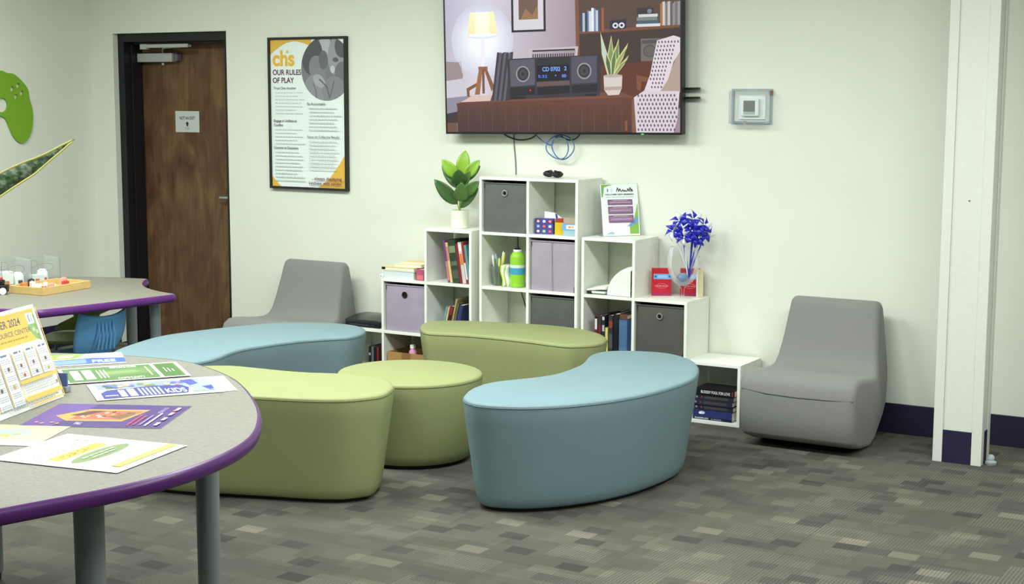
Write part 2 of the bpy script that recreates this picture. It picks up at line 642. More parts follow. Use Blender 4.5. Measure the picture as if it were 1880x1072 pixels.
sg = empty('door_sign', 'white NOT AN EXIT plaque on the brown door', 'sign', (-2.592, YD - 0.001, 1.493))
MB().box(-0.105, 0.105, -0.004, -0.0005, -0.07, 0.07).build('plaque', mat('sign_white', (196, 203, 194), 0.5), sg, bevel=0.001)
pr_ = Print(lambda x, y, d: (x, -0.0041 - d, y))
pr_.text('NOT AN EXIT', 0, 0.014, 0.02, (40, 48, 44), 0.02, 0.135, False, 'C')
pr_.ell(0, -0.012, 0.011, 0.011, (40, 48, 44)).poly([(-0.009, -0.014), (0.009, -0.014), (0.006, -0.03), (-0.006, -0.03)], (40, 48, 44))
pr_.text('115', 0, -0.052, 0.016, (90, 98, 94), 0.0, 0.035, False, 'C')
pr_.build('lettering', sg)

# ------------------------------------------------------------------ poster
PXc, PZc, PW, PHt = -1.408, 1.558, 0.598, 0.926
po = empty('framed_poster', 'tall black framed rules of play poster with yellow corners on the wall', 'poster', (PXc, YW - 0.0005, PZc))
f = MB()
fw, fd = 0.014, 0.03
f.box(-PW / 2, -PW / 2 + fw, -fd, 0, -PHt / 2, PHt / 2).box(PW / 2 - fw, PW / 2, -fd, 0, -PHt / 2, PHt / 2)
f.box(-PW / 2 + fw, PW / 2 - fw, -fd, 0, PHt / 2 - fw, PHt / 2).box(-PW / 2 + fw, PW / 2 - fw, -fd, 0, -PHt / 2, -PHt / 2 + fw)
f.build('frame', M_black, po)
MB().box(-PW / 2 + fw, PW / 2 - fw, -0.018, -0.002, -PHt / 2 + fw, PHt / 2 - fw).build('backing', M_paper, po)
# artwork units: 0..100 across, 0..157 down, over the inner sheet
iw, ih = PW - 2 * fw, PHt - 2 * fw
U = iw / 100
p = Print(lambda x, y, d: (-iw / 2 + x * U, -0.0181 - d, ih / 2 - y * U))
H = ih / U
p.rect(0, 0, 100, H, (226, 236, 228))
p.poly([(0, 0), (56, 0)] + [(56 - 56 * t, 8 - 6 * t + 14 * t * t + 6 * math.sin(PI * t) * -1) for t in [k / 12 for k in range(13)]], (222, 178, 76))
p.poly([(100, H), (63, H), (78, H - 10), (92, H - 26), (100, H - 37)], (222, 178, 76))
p.poly([(0, H), (12, H), (6, H - 5), (0, H - 11)], (222, 178, 76))
# round black and white photograph of two people, cut off by the frame
cx, cy, R_ = 76, 31, 34
circ = lambda x0, x1, y0, y1: None


def clip_circle(pts):
    out = []
    for x, y in pts:
        dx, dy = x - cx, y - cy
        l = math.hypot(dx, dy)
        if l > R_: x, y = cx + dx / l * R_, cy + dy / l * R_
        out.append((min(100, x), max(0, y)))
    return out


def blob(x, y, rx, ry, rgb, rot=0, n=22):
    pts = []
    for k in range(n):
        a = 2 * PI * k / n
        px, py = rx * math.cos(a), ry * math.sin(a)
        pts.append((x + px * math.cos(rot) - py * math.sin(rot), y + px * math.sin(rot) + py * math.cos(rot)))
    p.poly(clip_circle(pts), rgb)


p.poly(clip_circle([(cx + 40 * math.cos(2 * PI * k / 60), cy + 40 * math.sin(2 * PI * k / 60)) for k in range(60)]), (120, 122, 124))
blob(73, 10, 9, 14, (176, 180, 182), 0.2)
blob(57, 18, 14, 20, (86, 88, 92), 0.1)
blob(64, 32, 11, 15, (128, 130, 132), -0.3)
blob(72, 22, 6, 10, (104, 106, 110))
blob(90, 16, 12, 22, (150, 152, 154), 0.12)
blob(97, 8, 10, 12, (92, 94, 98))
blob(95, 34, 8, 10, (112, 114, 118), 0.3)
blob(88, 22, 4, 2.5, (96, 98, 102))
blob(84, 32, 3, 4, (190, 194, 196))
blob(62, 52, 16, 14, (140, 142, 144), 0.5)
blob(86, 55, 16, 16, (130, 132, 136), -0.6)
blob(66, 44, 9, 6, (162, 164, 166), 0.6)
p.line([(66, 42), (76, 50), (80, 62)], 1.6, (98, 100, 104))
p.line([(58, 46), (62, 56), (62, 62)], 1.4, (108, 110, 114))
p.line([(86, 44), (82, 56), (80, 62)], 1.3, (100, 102, 106))
p.text('chs', 3, 27.5, 16, (232, 178, 58), 0.03, 30)
p.poly([(23.5 + 2.4 * (1 if k % 2 == 0 else 0.42) * math.sin(k * PI / 5), 13 - 2.4 * (1 if k % 2 == 0 else 0.42) * math.cos(k * PI / 5)) for k in range(10)], (232, 178, 58))
p.text('OUR RULES', 3, 37.5, 5.6, (92, 36, 84), 0.02, 39)
p.text('OF PLAY', 3, 46, 5.6, (92, 36, 84), 0.02, 29)
rng = random.Random(3)
GR = (196, 205, 200)


def para(title, x, y, n, x1, dy=4.1):
    for t in title:
        p.text(t, x, y, 2.7, (98, 92, 98), 0.012, None)
        y += 4.6
    for i in range(n):
        p.words(x + 2, x1 - rng.uniform(0, 12), y - 1.6, 1.1, GR, rng)
        y += dy


para(['Trust One Another'], 4, 53, 7, 47, 3.7)
para(['Engage in Unfiltered', 'Conflict'], 4, 88, 5, 47, 3.8)
para(['Commit to Decisions'], 4, 117, 9, 47, 3.8)
para(['Be Accountable'], 51, 69.5, 7, 96, 3.8)
para(['Focus on Collective Results'], 51, 104.5, 9, 97, 3.7)
p.text('...always displaying', 97, H - 8.6, 3.0, (92, 36, 84), 0.02, 40, True, 'R')
p.text('kindness with candor', 97, H - 3.6, 3.0, (92, 36, 84), 0.02, 44, True, 'R')
p.build('printed_sheet', po, rough=0.35)

# ------------------------------------------------------------------ television
tv = empty('television', 'large wall mounted flat television showing a retro radio in a living room', 'television', (0.388, 0.2, 1.4625), rot=(math.radians(1.0), math.radians(-0.7), 0))
TW, TH = 1.466, 0.835
MB().box(-TW / 2, TW / 2, 0.0, 0.045, 0, TH).build('housing', M_black, tv, bevel=0.004)
bz = MB()
bz.box(-TW / 2, TW / 2, -0.004, -0.0005, 0, 0.011).box(-TW / 2, TW / 2, -0.004, -0.0005, TH - 0.009, TH)
bz.box(-TW / 2, -TW / 2 + 0.009, -0.004, -0.0005, 0.011, TH - 0.009).box(TW / 2 - 0.009, TW / 2, -0.004, -0.0005, 0.011, TH - 0.009)
bz.build('bezel', mat('bezel_black', (22, 20, 26), 0.3, 0.5), tv)
led = MB().box(0.50, 0.515, -0.006, -0.004, 0.001, 0.005).build('status_light', mat('led_green', (70, 220, 90), 0.4), tv)
led.data.materials[0].node_tree.nodes['Principled BSDF'].inputs['Emission Color'].default_value = S(70, 230, 90)
led.data.materials[0].node_tree.nodes['Principled BSDF'].inputs['Emission Strength'].default_value = 0.8
# artwork units: the picture's own grid, 434 wide (820..1254) and counted down to 246
TVX0, TVX1 = 819.6, 1253.5
p = Print(lambda x, y, d: (-TW / 2 + (x - TVX0) / (TVX1 - TVX0) * TW, -0.0006 - d, (247.0 - y) / 341.0), step=0.00002)
G = p.poly
VT = -32
p.rect(822, VT, 1251, 243, (150, 128, 140))
# wall with the lamp's glow on it (part of the displayed picture)
G([(822, VT), (900, VT), (900, 190), (822, 190)], None, [(178, 176, 198), (206, 202, 216), (214, 206, 212), (188, 180, 190)])
G([(900, VT), (1075, VT), (1075, 190), (900, 190)], None, [(206, 202, 216), (160, 142, 152), (150, 132, 138), (204, 194, 202)])
for k in range(10):
    r = 60 - k * 4.4
    c = [202 + k * 4, 202 + k * 4.6, 218 + k * 3]
    p.ell(894, 70, r, r * 1.15, tuple(min(250, x) for x in c))
# bookcase
G([(1070, VT), (1252, VT), (1252, 200), (1070, 200)], (74, 52, 46))
G([(1068, VT), (1075, VT), (1076, 120), (1070, 120)], (120, 78, 56))
G([(1076, VT), (1250, VT), (1250, 52), (1076, 56)], (84, 66, 58))
G([(1075, 58), (1250, 52), (1250, 58), (1075, 64)], (116, 74, 54))
G([(1076, 66), (1250, 60), (1250, 118), (1076, 122)], (62, 48, 44))
G([(1115, 122), (1200, 116), (1250, 116), (1250, 190), (1115, 190)], (92, 46, 34))
rb = random.Random(5)
x = 1078
for c in ((60, 70, 90), (180, 186, 196), (40, 60, 80), (90, 120, 150), (206, 208, 216), (220, 224, 232), (120, 140, 168), (190, 200, 210), (70, 80, 96), (96, 60, 52), (150, 84, 62)):
    w_ = rb.uniform(2.8, 4.6)
    t = rb.uniform(17, 27)
    G([(x, t), (x + w_, t), (x + w_, 60), (x, 60)], c)
    x += w_
G([(1130, 42), (1159, 40), (1159, 57), (1130, 58)], (44, 46, 58))
p.ell(1140, 51, 5, 5, (214, 220, 228)); p.ell(1151, 51, 5, 5, (214, 220, 228)); p.ell(1140, 51, 2.4, 2.4, (40, 40, 50)); p.ell(1151, 51, 2.4, 2.4, (40, 40, 50))
for (a, b, c2, d, col) in ((1176, 50, 1217, 55, (206, 208, 216)), (1179, 44, 1214, 50, (70, 92, 104)), (1177, 38, 1212, 44, (120, 128, 120)), (1180, 33, 1213, 38, (200, 204, 210))):
    p.rect(a, b, c2, d, col)
p.rect(1177, 22, 1206, 33, (54, 50, 52)); p.ell(1199, 28, 4, 4, (120, 124, 140))
x = 1217
for c in ((150, 112, 70), (196, 190, 186), (120, 112, 112), (186, 180, 182), (96, 90, 92), (140, 132, 132), (110, 104, 106), (150, 142, 140)):
    G([(x, 12 + rb.uniform(0, 6)), (x + 4.2, 12), (x + 4.2, 54), (x, 54)], c); x += 4.2
# old radio on the lower shelf
p.rect(1184, 76, 1240, 116, (106, 100, 96)); p.ell(1199, 98, 11, 11, (78, 72, 70)); p.ell(1199, 98, 9, 9, (96, 90, 86)); p.rect(1186, 79, 1214, 85, (78, 74, 74))
# framed picture
p.rect(951, VT, 1015, 57, (34, 30, 38)); p.rect(955, VT, 1011, 53, (206, 202, 210)); p.rect(965, VT, 1001, 34, (110, 86, 76)); G([(968, 34), (978, 14), (990, 26), (1001, 8), (1001, 34)], (146, 112, 78))
# armchair and cushions at the left
G([(822, 108), (848, 110), (856, 135), (850, 150), (822, 145)], (150, 136, 138))
for k in range(9):
    p.line([(824 + k * 3.4, 108 + k % 2), (827 + k * 3.4, 145)], 1.0, (140, 128, 130))
G([(822, 145), (862, 140), (866, 172), (862, 180), (822, 182)], (196, 192, 202))
G([(822, 178), (864, 174), (864, 205), (822, 215)], (140, 134, 150))
G([(822, 222), (842, 222), (842, 243), (822, 243)], (104, 74, 62))
G([(822, 208), (864, 200), (864, 224), (822, 226)], (60, 44, 50))
G([(862, 160), (885, 148), (886, 154), (868, 164), (868, 176), (863, 176)], (124, 82, 56))
# lamp
G([(872, 17), (918, 17), (923, 62), (866, 62)], None, [(252, 240, 190), (252, 240, 190), (246, 228, 172), (244, 224, 166)])
G([(882, 17), (908, 17), (910, 62), (880, 62)], None, [(255, 252, 226), (255, 252, 226), (255, 246, 210), (255, 246, 210)])
p.ell(894.5, 61.5, 28, 5, (206, 222, 250)); p.ell(894.5, 60, 27, 3.6, (236, 240, 250))
p.rect(891.5, 65, 898.5, 120, (232, 228, 240))
G([(886, 119), (904, 119), (904, 125), (886, 125)], (140, 96, 66))
G([(887, 124), (894, 124), (888, 172), (878, 172)], (148, 100, 66)); G([(897, 124), (903, 124), (917, 158), (911, 166)], (130, 88, 60)); p.rect(893, 124, 898, 170, (116, 80, 62))
# sideboard
G([(860, 184), (905, 172), (1130, 170), (1172, 176), (1172, 189), (842, 190)], None)  if False else None
G([(843, 190), (870, 174), (1150, 170), (1172, 180), (1172, 190)], (112, 68, 52))
G([(872, 174), (912, 172), (908, 184), (850, 186)], (206, 184, 176))
G([(842, 188), (1172, 180), (1172, 192), (842, 194)], (96, 56, 44))
G([(843, 194), (1172, 190), (1172, 243), (843, 243)], None, [(86, 56, 52), (96, 56, 42), (74, 44, 36), (66, 44, 44)])
p.rect(1003, 192, 1005, 243, (58, 34, 30)); p.rect(920, 194, 922, 243, (66, 42, 38))
for k in range(26):
    xx = 850 + k * 12 + rb.uniform(-3, 3)
    p.rect(xx, 195, xx + 1.2, 242, (104, 66, 52) if k % 2 else (78, 46, 38))
G([(1168, 184), (1176, 184), (1178, 243), (1168, 243)], (120, 80, 62))
p.rect(1156, 222, 1160, 240, (126, 78, 56))
# records leaning
for k in range(7):
    x0 = 923 + k * 4.4
    c = (94, 88, 100) if k % 2 else (58, 54, 64)
    G([(x0, 93 + (k % 3)), (x0 + 4.4, 93), (x0 - 8 + 4.4 if k < 5 else x0 - 4, 183), (x0 - 12, 184)], c)
# stereo
G([(984, 88), (1074, 86), (1072, 106), (1068, 106), (1069, 91), (988, 92), (988, 106), (983, 106)], (190, 180, 186))
G([(990, 91), (1068, 90), (1068, 93), (990, 94)], (50, 40, 44))
for k in range(19):
    p.rect(990 + k * 4.1, 98, 992.2 + k * 4.1, 106, (60, 54, 60))
G([(942, 106), (1112, 102), (1112, 176), (944, 182)], (52, 48, 56))
G([(947, 108), (994, 107), (994, 155), (948, 158)], (84, 84, 96))
G([(1061, 105), (1107, 104), (1107, 152), (1061, 154)], (76, 76, 90))
G([(997, 106), (1058, 105), (1058, 117), (997, 118)], (40, 36, 42))
G([(997, 119), (1058, 118), (1058, 147), (997, 149)], (14, 12, 30))
G([(997, 150), (1058, 148), (1058, 156), (997, 158)], (96, 78, 74))
G([(947, 160), (994, 158), (994, 173), (947, 176)], (30, 28, 34)); G([(998, 160), (1058, 157), (1058, 171), (998, 174)], (26, 24, 30)); G([(1062, 157), (1108, 155), (1108, 169), (1062, 171)], (30, 28, 34))
for (sx, sy) in ((971.5, 134.5), (1084.5, 131)):
    p.ell(sx, sy, 13, 15, (148, 142, 144)); p.ell(sx, sy, 10.6, 12.4, (48, 46, 54)); p.ell(sx, sy, 7.2, 8.6, (66, 64, 74)); p.ell(sx, sy, 3, 3.6, (40, 38, 46))
p.text('CD 0702', 1008, 130, 7.4, (130, 170, 255), 0.02, 33); p.text('2', 1048, 129, 7, (130, 170, 255), 0.02)
p.text('5:32', 1000, 142, 5, (90, 130, 250), 0.01, 17); p.text('4', 1031, 140, 3.6, (120, 160, 255), 0.01); p.text('00', 1044, 142, 5.6, (110, 150, 255), 0.02)
p.ell(985, 165, 1.8, 1.6, (210, 40, 50))
p.rect(948, 176, 976, 181, (28, 24, 28)); p.rect(1085, 173, 1106, 177, (28, 24, 28))
# snake plant and pot
for (bx, tx, ty, wd, c) in ((1128, 1114, 62, 5, (176, 204, 196)), (1131, 1133, 68, 6, (120, 146, 96)), (1136, 1146, 74, 6, (96, 128, 82)), (1133, 1163, 82, 5, (150, 164, 96)), (1130, 1124, 96, 5, (70, 104, 70)), (1138, 1164, 104, 4, (128, 146, 84)), (1134, 1140, 88, 5, (84, 116, 74))):
    mx, my = (bx + tx) / 2, (140 + ty) / 2
    G([(bx - 2, 140), (mx - wd, my), (tx, ty), (mx + wd, my), (bx + 3, 140)], (206, 202, 140))
    G([(bx - 1, 140), (mx - wd + 1.6, my), (tx, ty + 5), (mx + wd - 1.6, my), (bx + 2, 140)], c)
G([(1119, 141), (1152, 140), (1151, 166), (1145, 175), (1126, 175), (1120, 168)], None) if False else None
G([(1119, 141), (1152, 140), (1151, 164), (1146, 175), (1127, 176), (1120, 166)], (206, 196, 190))
p.ell(1135.5, 141, 16.5, 3, (176, 166, 160)); G([(1120, 161), (1151, 160), (1150, 166), (1121, 167)], (172, 156, 146))
# knitted throw over a chair
G([(1176, 140), (1198, 145), (1198, 152), (1186, 152), (1184, 168), (1178, 168)], (120, 74, 52))
G([(1228, 150), (1251, 95), (1251, 172), (1215, 168)], (172, 152, 138))
G([(1212, 80), (1240, 72), (1251, 76), (1251, 100), (1240, 118), (1230, 150), (1216, 172), (1190, 168), (1200, 140)], (214, 204, 212))
G([(1172, 180), (1190, 168), (1250, 170), (1246, 220), (1240, 243), (1176, 243)], (208, 198, 206))
for k in range(11):
    for j in range(9):
        xx, yy = 1178 + k * 6.2 + (j % 2) * 3, 176 + j * 7.6
        if xx < 1244 - max(0, (yy - 215)) * 0.1: G([(xx, yy), (xx + 2.2, yy - 2), (xx + 3.4, yy + 2.4), (xx + 1.2, yy + 4)], (96, 76, 84))
for k in range(7):
    for j in range(12):
        xx, yy = 1214 - j * 1.6 + k * 5.4, 82 + j * 7.2
        if xx > 1212 - j * 1.4 and xx < 1247 - j * 2.6: G([(xx, yy), (xx + 2, yy - 1.6), (xx + 3, yy + 2), (xx + 1, yy + 3.4)], (92, 74, 84))
p.build('screen_picture', tv, emit=0.62)
br = MB().box(0.66, 0.80, 0.06, 0.085, 0.233, 0.244).box(0.66, 0.80, 0.06, 0.085, 0.185, 0.196).box(-0.35, 0.67, 0.046, 0.0675, 0.10, 0.62)
br.build('wall_mount', M_black, tv)


def curve_pts(P, n=8):
    P = [Vector(q) for q in P]
    out = []
    for i in range(len(P) - 1):
        a, b, c, d = P[max(i - 1, 0)], P[i], P[i + 1], P[min(i + 2, len(P) - 1)]
        for k in range(n):
            t = k / n
            out.append(0.5 * ((2 * b) + (c - a) * t + (2 * a - 5 * b + 4 * c - d) * t * t + (3 * b - a - 3 * c + d) * t ** 3))
    return out + [P[-1]]


def cable(name, label, P, r, m):
    return tag(MB().tube(curve_pts(P), r, 6).build(name, m, None, True), label, 'cable')


M_cblue = mat('blue_cable', (78, 112, 160), 0.5)
yc = YW - 0.03
cable('power_cable', 'black cable sagging below the left half of the television', [(-0.03, yc, 1.50), (0.0, yc, 1.455), (0.08, yc, 1.427), (0.16, yc, 1.432), (0.205, yc, 1.458), (0.22, yc, 1.50)], 0.0045, M_black)
cable('signal_cable', 'black cable looping below the middle of the television beside the blue coil', [(0.34, yc + .008, 1.50), (0.36, yc + .008, 1.452), (0.41, yc + .008, 1.43), (0.46, yc + .008, 1.445), (0.50, yc + .008, 1.50)], 0.004, M_black)
coil = [(0.18, yc - .01, 1.50), (0.21, yc - .01, 1.455), (0.26, yc - .01, 1.418), (0.31, yc - .012, 1.40)]
for k in range(30):
    a = PI * 0.75 + k * 0.42
    coil.append((0.375 + (0.074 - 0.014 * math.sin(k * .31)) * math.cos(a) + 0.012 * math.sin(k * 0.22), yc - 0.012 - 0.0008 * k, 1.390 + (0.062 - 0.006 * math.cos(k * .7)) * math.sin(a)))
coil.append((0.46, yc - .02, 1.50))
cable('network_cable', 'blue network cable coiled in loops under the television', coil, 0.0035, M_cblue)
cable('thin_wall_cable', 'thin grey cord hanging down the wall from television to the tall shelf', [(0.045, YW - 0.004, 1.50), (0.047, YW - 0.004, 1.40), (0.058, YW - 0.004, 1.28), (0.066, YW - 0.004, 1.0), (0.09, YW - 0.004, 0.62), (0.12, YW - 0.004, 0.5), (0.15, YW - .004, 0.42), (0.12, YW - .004, 0.32), (0.12, YW - 0.012, 0.1)], 0.004, mat('grey_cord', (120, 122, 116), 0.6))

# ------------------------------------------------------------------ thermostat in a clear lock box
th = empty('thermostat', 'white wall thermostat inside a clear locking cover', 'thermostat', (1.468, YW - 0.0005, 1.616))
MB().box(-0.072, 0.075, -0.012, 0, -0.062, 0.062).build('back_plate', mat('thermo_white', (236, 240, 234), 0.4), th, bevel=0.004)
MB().box(-0.052, 0.045, -0.034, -0.0125, -0.045, 0.045).build('body', mat('thermo_white', (0, 0, 0)), th, bevel=0.006)
MB().box(-0.036, 0.026, -0.0355, -0.0345, -0.022, 0.034).build('display', mat('lcd_grey', (118, 124, 108), 0.25), th)
MB().box(-0.036, 0.026, -0.0357, -0.0346, -0.036, -0.023).build('button_row', mat('lcd_pale', (176, 184, 174), 0.3), th)
gb = MB()
gx0, gx1, gz0, gz1, gy = -0.103, 0.098, -0.083, 0.085, -0.07
gb.box(gx0, gx1, gy, gy + 0.003, gz0, gz1)
gb.box(gx0, gx0 + 0.003, gy + 0.003, 0, gz0, gz1).box(gx1 - 0.003, gx1, gy + 0.003, 0, gz0, gz1)
gb.box(gx0 + 0.003, gx1 - 0.003, gy + 0.003, 0, gz0, gz0 + 0.003).box(gx0 + 0.003, gx1 - 0.003, gy + 0.003, 0, gz1 - 0.003, gz1)
gb.build('cover', glass_mat('cover_plastic', (250, 251, 252), alpha=0.02, ior=1.3, refl=0.4), th)
fl = MB().box(gx0 - 0.012, gx1 + 0.012, -0.005, -0.001, gz0 - 0.004, gz0 + 0.012).box(gx0 - 0.012, gx0 + 0.004, -0.005, -0.001, gz0 + .012, gz1)
fl.box(gx1 - 0.004, gx1 + 0.012, -0.005, -0.001, gz0 + .012, gz1).box(gx0 - 0.012, gx1 + .012, -0.005, -0.001, gz1, gz1 + .01)
fl.build('flange', glass_mat('flange_plastic', (232, 236, 240), alpha=0.2, ior=1.3), th)
lk = MB().tube([(-0.01, gy - 0.012, gz0 + 0.006), (-0.01, gy + 0.002, gz0 + 0.006)], 0.009, 14).build('lock', M_chrome, th, True)
hg = MB().tube([(gx1 + 0.008, -0.012, gz1 - 0.02), (gx1 + 0.008, -0.012, gz1 + 0.002)], 0.006, 10).build('hinge_pin', mat('brass', (150, 112, 70), 0.4, metal=0.6), th, True)

# ------------------------------------------------------------------ green controller sign on the left wall
half = [(-0.56, 1.80), (-0.477, 1.818), (-0.456, 1.815), (-0.427, 1.799), (-0.392, 1.803), (-0.35, 1.783), (-0.299, 1.742), (-0.262, 1.694), (-0.259, 1.646), (-0.24, 1.594), (-0.232, 1.524), (-0.248, 1.437), (-0.279, 1.386), (-0.323, 1.359), (-0.372, 1.377), (-0.411, 1.433), (-0.442, 1.502), (-0.466, 1.530), (-0.492, 1.534), (-0.53, 1.53)]
mid = -0.585
full_ = half + [(2 * mid - y, z) for y, z in reversed(half)]
full_ = [(q.x, q.y) for q in smooth_loop(full_, 150)]


def circ2(cx, cy, r, n=18, ry=None):
    return [(cx + r * math.cos(2 * PI * k / n), cy + (ry or r) * math.sin(2 * PI * k / n)) for k in range(n)]


hol = [circ2(-0.394, 1.703, 0.016), circ2(-0.346, 1.724, 0.016), circ2(-0.366, 1.655, 0.016), circ2(-0.319, 1.677, 0.016), circ2(-0.478, 1.602, 0.046)]
hol += [circ2(2 * mid + 0.478, 1.602, 0.046), [(2 * mid + 0.36 + dx, 1.69 + dz) for dx, dz in ((-.015, .05), (-.015, .015), (-.05, .015), (-.05, -.015), (-.015, -.015), (-.015, -.05), (.015, -.05), (.015, -.015), (.05, -.015), (.05, .015), (.015, .015), (.015, .05))]]
ct = MB().plate(full_, hol, lambda y, z, d: (XL + 0.004 + d, y, z), 0.014).build('controller_sign', mat('apple_green', (122, 170, 44), 0.5), None)
tag(ct, 'green game controller shaped cutout mounted on the left wall', 'wall sign')

# ------------------------------------------------------------------ cube shelf units
P, PV, T, DEP = 0.300, 0.3034, 0.016, 0.285


def shelf_unit(label, x0, heights, y0=0.0):
    r = empty('cube_shelf', label, 'shelf', (x0, y0, 0))
    n = len(heights)
    for i in range(n + 1):
        hl = heights[i - 1] if i > 0 else 0
        hr = heights[i] if i < n else 0
        hh = max(hl, hr)
        nm = 'side_panel' if hl == 0 or hr == 0 else 'divider_panel'
        MB().box(i * P, i * P + T, 0, DEP, 0, hh * PV).build(nm, M_lam, r, bevel=0.0008, seg=1)
    for i, hh in enumerate(heights):
        for k in range(hh + 1):
            a0, a1 = i * P + T + 0.0002, (i + 1) * P - 0.0002
            if k == hh:
                lo = i == 0 or heights[i - 1] <= k
                hi = i == n - 1 or heights[i + 1] <= k
                if lo and i > 0 and heights[i - 1] == k: lo = False
                if lo: a0 = i * P
                if hi: a1 = (i + 1) * P + T
            MB().box(a0, a1, 0.0006, DEP, k * PV + 0.0002, k * PV + T).build('top_panel' if k == hh else ('shelf_board' if k else 'bottom_panel'), M_lam, r, bevel=0.0008, seg=1)
    return r


U_M = shelf_unit('tallest white cube shelf, two wide and four high, under the television', 0.0, [4, 4])
XLU = -0.051 - 3 * P - T
U_L = shelf_unit('white stepped cube shelf descending to the left of the tall shelf', XLU, [1, 2, 3])
XRU = 0.640
U_R = shelf_unit('white stepped cube shelf descending to the right of the tall shelf', XRU, [3, 2, 1])


def cell(unit_x, col, row):
    """inner lower-left front corner of a cube"""
    return unit_x + col * P + T, row * PV + T


# ------------------------------------------------------------------ fabric bins
def fabric_bin(label, x, z, rgb, key, grommet=True, seam=False, y=0.012, black=False):
    r = empty('storage_bin', label, 'storage bin', (x + 0.142, y, z + 0.0004), group='fabric bins in the cube shelves')
    m = mat('felt_' + key, rgb, 0.9, 0.1, var=0.07, scale=9, bump=0.25, bscale=120, sheen=0.1)
    w2, hh, dd = 0.1335, 0.270, 0.262
    b = MB()
    nseg = 8
    # softly bowed front
    front = []
    for j in range(nseg + 1):
        row = []
        for i in range(nseg + 1):
            u, v = i / nseg, j / nseg
            bow = 0.005 * math.sin(PI * u) * math.sin(PI * v) * (1 if not seam else .6)
            row.append((-w2 + 2 * w2 * u, -bow + 0.004, hh * v))
        front.append(row)
    vs = [q for row in front for q in row]
    fs = [(j * (nseg + 1) + i, j * (nseg + 1) + i + 1, (j + 1) * (nseg + 1) + i + 1, (j + 1) * (nseg + 1) + i) for j in range(nseg) for i in range(nseg)]
    b.add(vs, fs)
    b.box(-w2, -w2 + 0.004, 0.004, dd, 0, hh).box(w2 - 0.004, w2, 0.004, dd, 0, hh).box(-w2 + .004, w2 - .004, dd - 0.004, dd, 0, hh).box(-w2 + .004, w2 - .004, 0.006, dd - .004, 0, 0.004)
    b.build('body', m, r, True, angle=30)
    hem = MB().box(-w2, w2, -0.0006, 0.0036, hh - 0.004, hh + 0.0015)
    hem.build('hem', m, r)
    if seam:
        MB().tube([(0.002, -0.0024, 0.003), (0.0, -0.004, hh / 2), (-0.004, -0.0008, hh - 0.004)], 0.0013, 6).build('seam', mat('felt_seam_' + key, tuple(int(c * .72) for c in rgb), .9), r)
    if grommet:
        g = MB()
        ring = []
        n1, n2 = 24, 8
        for i in range(n1):
            a = 2 * PI * i / n1
            ring.append([(math.cos(a) * (0.0145 + 0.0045 * math.cos(2 * PI * k / n2)), -0.004 - 0.003 * math.sin(2 * PI * k / n2), math.sin(a) * (0.0145 + 0.0045 * math.cos(2 * PI * k / n2))) for k in range(n2)])
        ring.append(ring[0])
        g.loft(ring, True, False, False)
        go = g.build('grommet', M_dark if black else M_chrome, r, True)
        go.location = (0.0, 0, hh * 0.80)
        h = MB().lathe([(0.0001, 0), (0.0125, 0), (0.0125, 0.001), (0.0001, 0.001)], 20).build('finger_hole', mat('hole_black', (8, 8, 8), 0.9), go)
        h.rotation_euler = (PI / 2, 0, 0)
        h.location = (0, -0.0025, 0)
    return r


c = cell(0, 0, 3); fabric_bin('grey fabric bin with metal ring in the top row of the tall shelf', c[0], c[1], (99, 100, 96), 'grey')
c = cell(0, 1, 2); fabric_bin('lavender fabric bin with a centre seam in the tall shelf', c[0], c[1], (160, 151, 163), 'lavender', False, True)
c = cell(0, 1, 1); fabric_bin('plain grey fabric bin below the seamed lavender bin', c[0], c[1], (90, 91, 86), 'grey_plain', False)
c = cell(XLU, 1, 1); fabric_bin('lavender fabric bin with dark finger hole under the stacked books', c[0], c[1], (0,0,0), 'lavender', True, False, black=True)
c = cell(XRU, 1, 1); fabric_bin('dark grey fabric bin with metal ring in the right stepped shelf', c[0], c[1], (84, 84, 78), 'grey_dark', True)


# ------------------------------------------------------------------ books
def book(label, loc, w_, d_, h_, rgb, rot=(0, 0, 0), group=None, cat='book', name='book', bands=(), title=None, tcol=(230, 230, 225)):
    """upright book: spine faces -Y, thickness along X"""
    r = empty(name, label, cat, loc, group=group, rot=rot)
    m = mat('cover_%d_%d_%d' % rgb, rgb, 0.45, 0.35, var=0.06, scale=30)
    ct = min(0.0022, w_ * 0.2)
    cv = MB().box(0, ct, 0, d_, 0, h_).box(w_ - ct, w_, 0, d_, 0, h_).box(ct, w_ - ct, 0, ct, 0, h_)
    cv.build('cover', m, r)
    MB().box(ct + .0002, w_ - ct - .0002, ct + .0002, d_ - 0.003, 0.002, h_ - 0.003).build('pages', M_page, r)
    for bi, (a, b2, col) in enumerate(bands):
        Print(lambda x, y, d: (x * w_, -0.0002 - d - 0.0003 * bi, y * h_)).rect(0.08, a, 0.92, b2, col).build('spine_band', r)
    return r


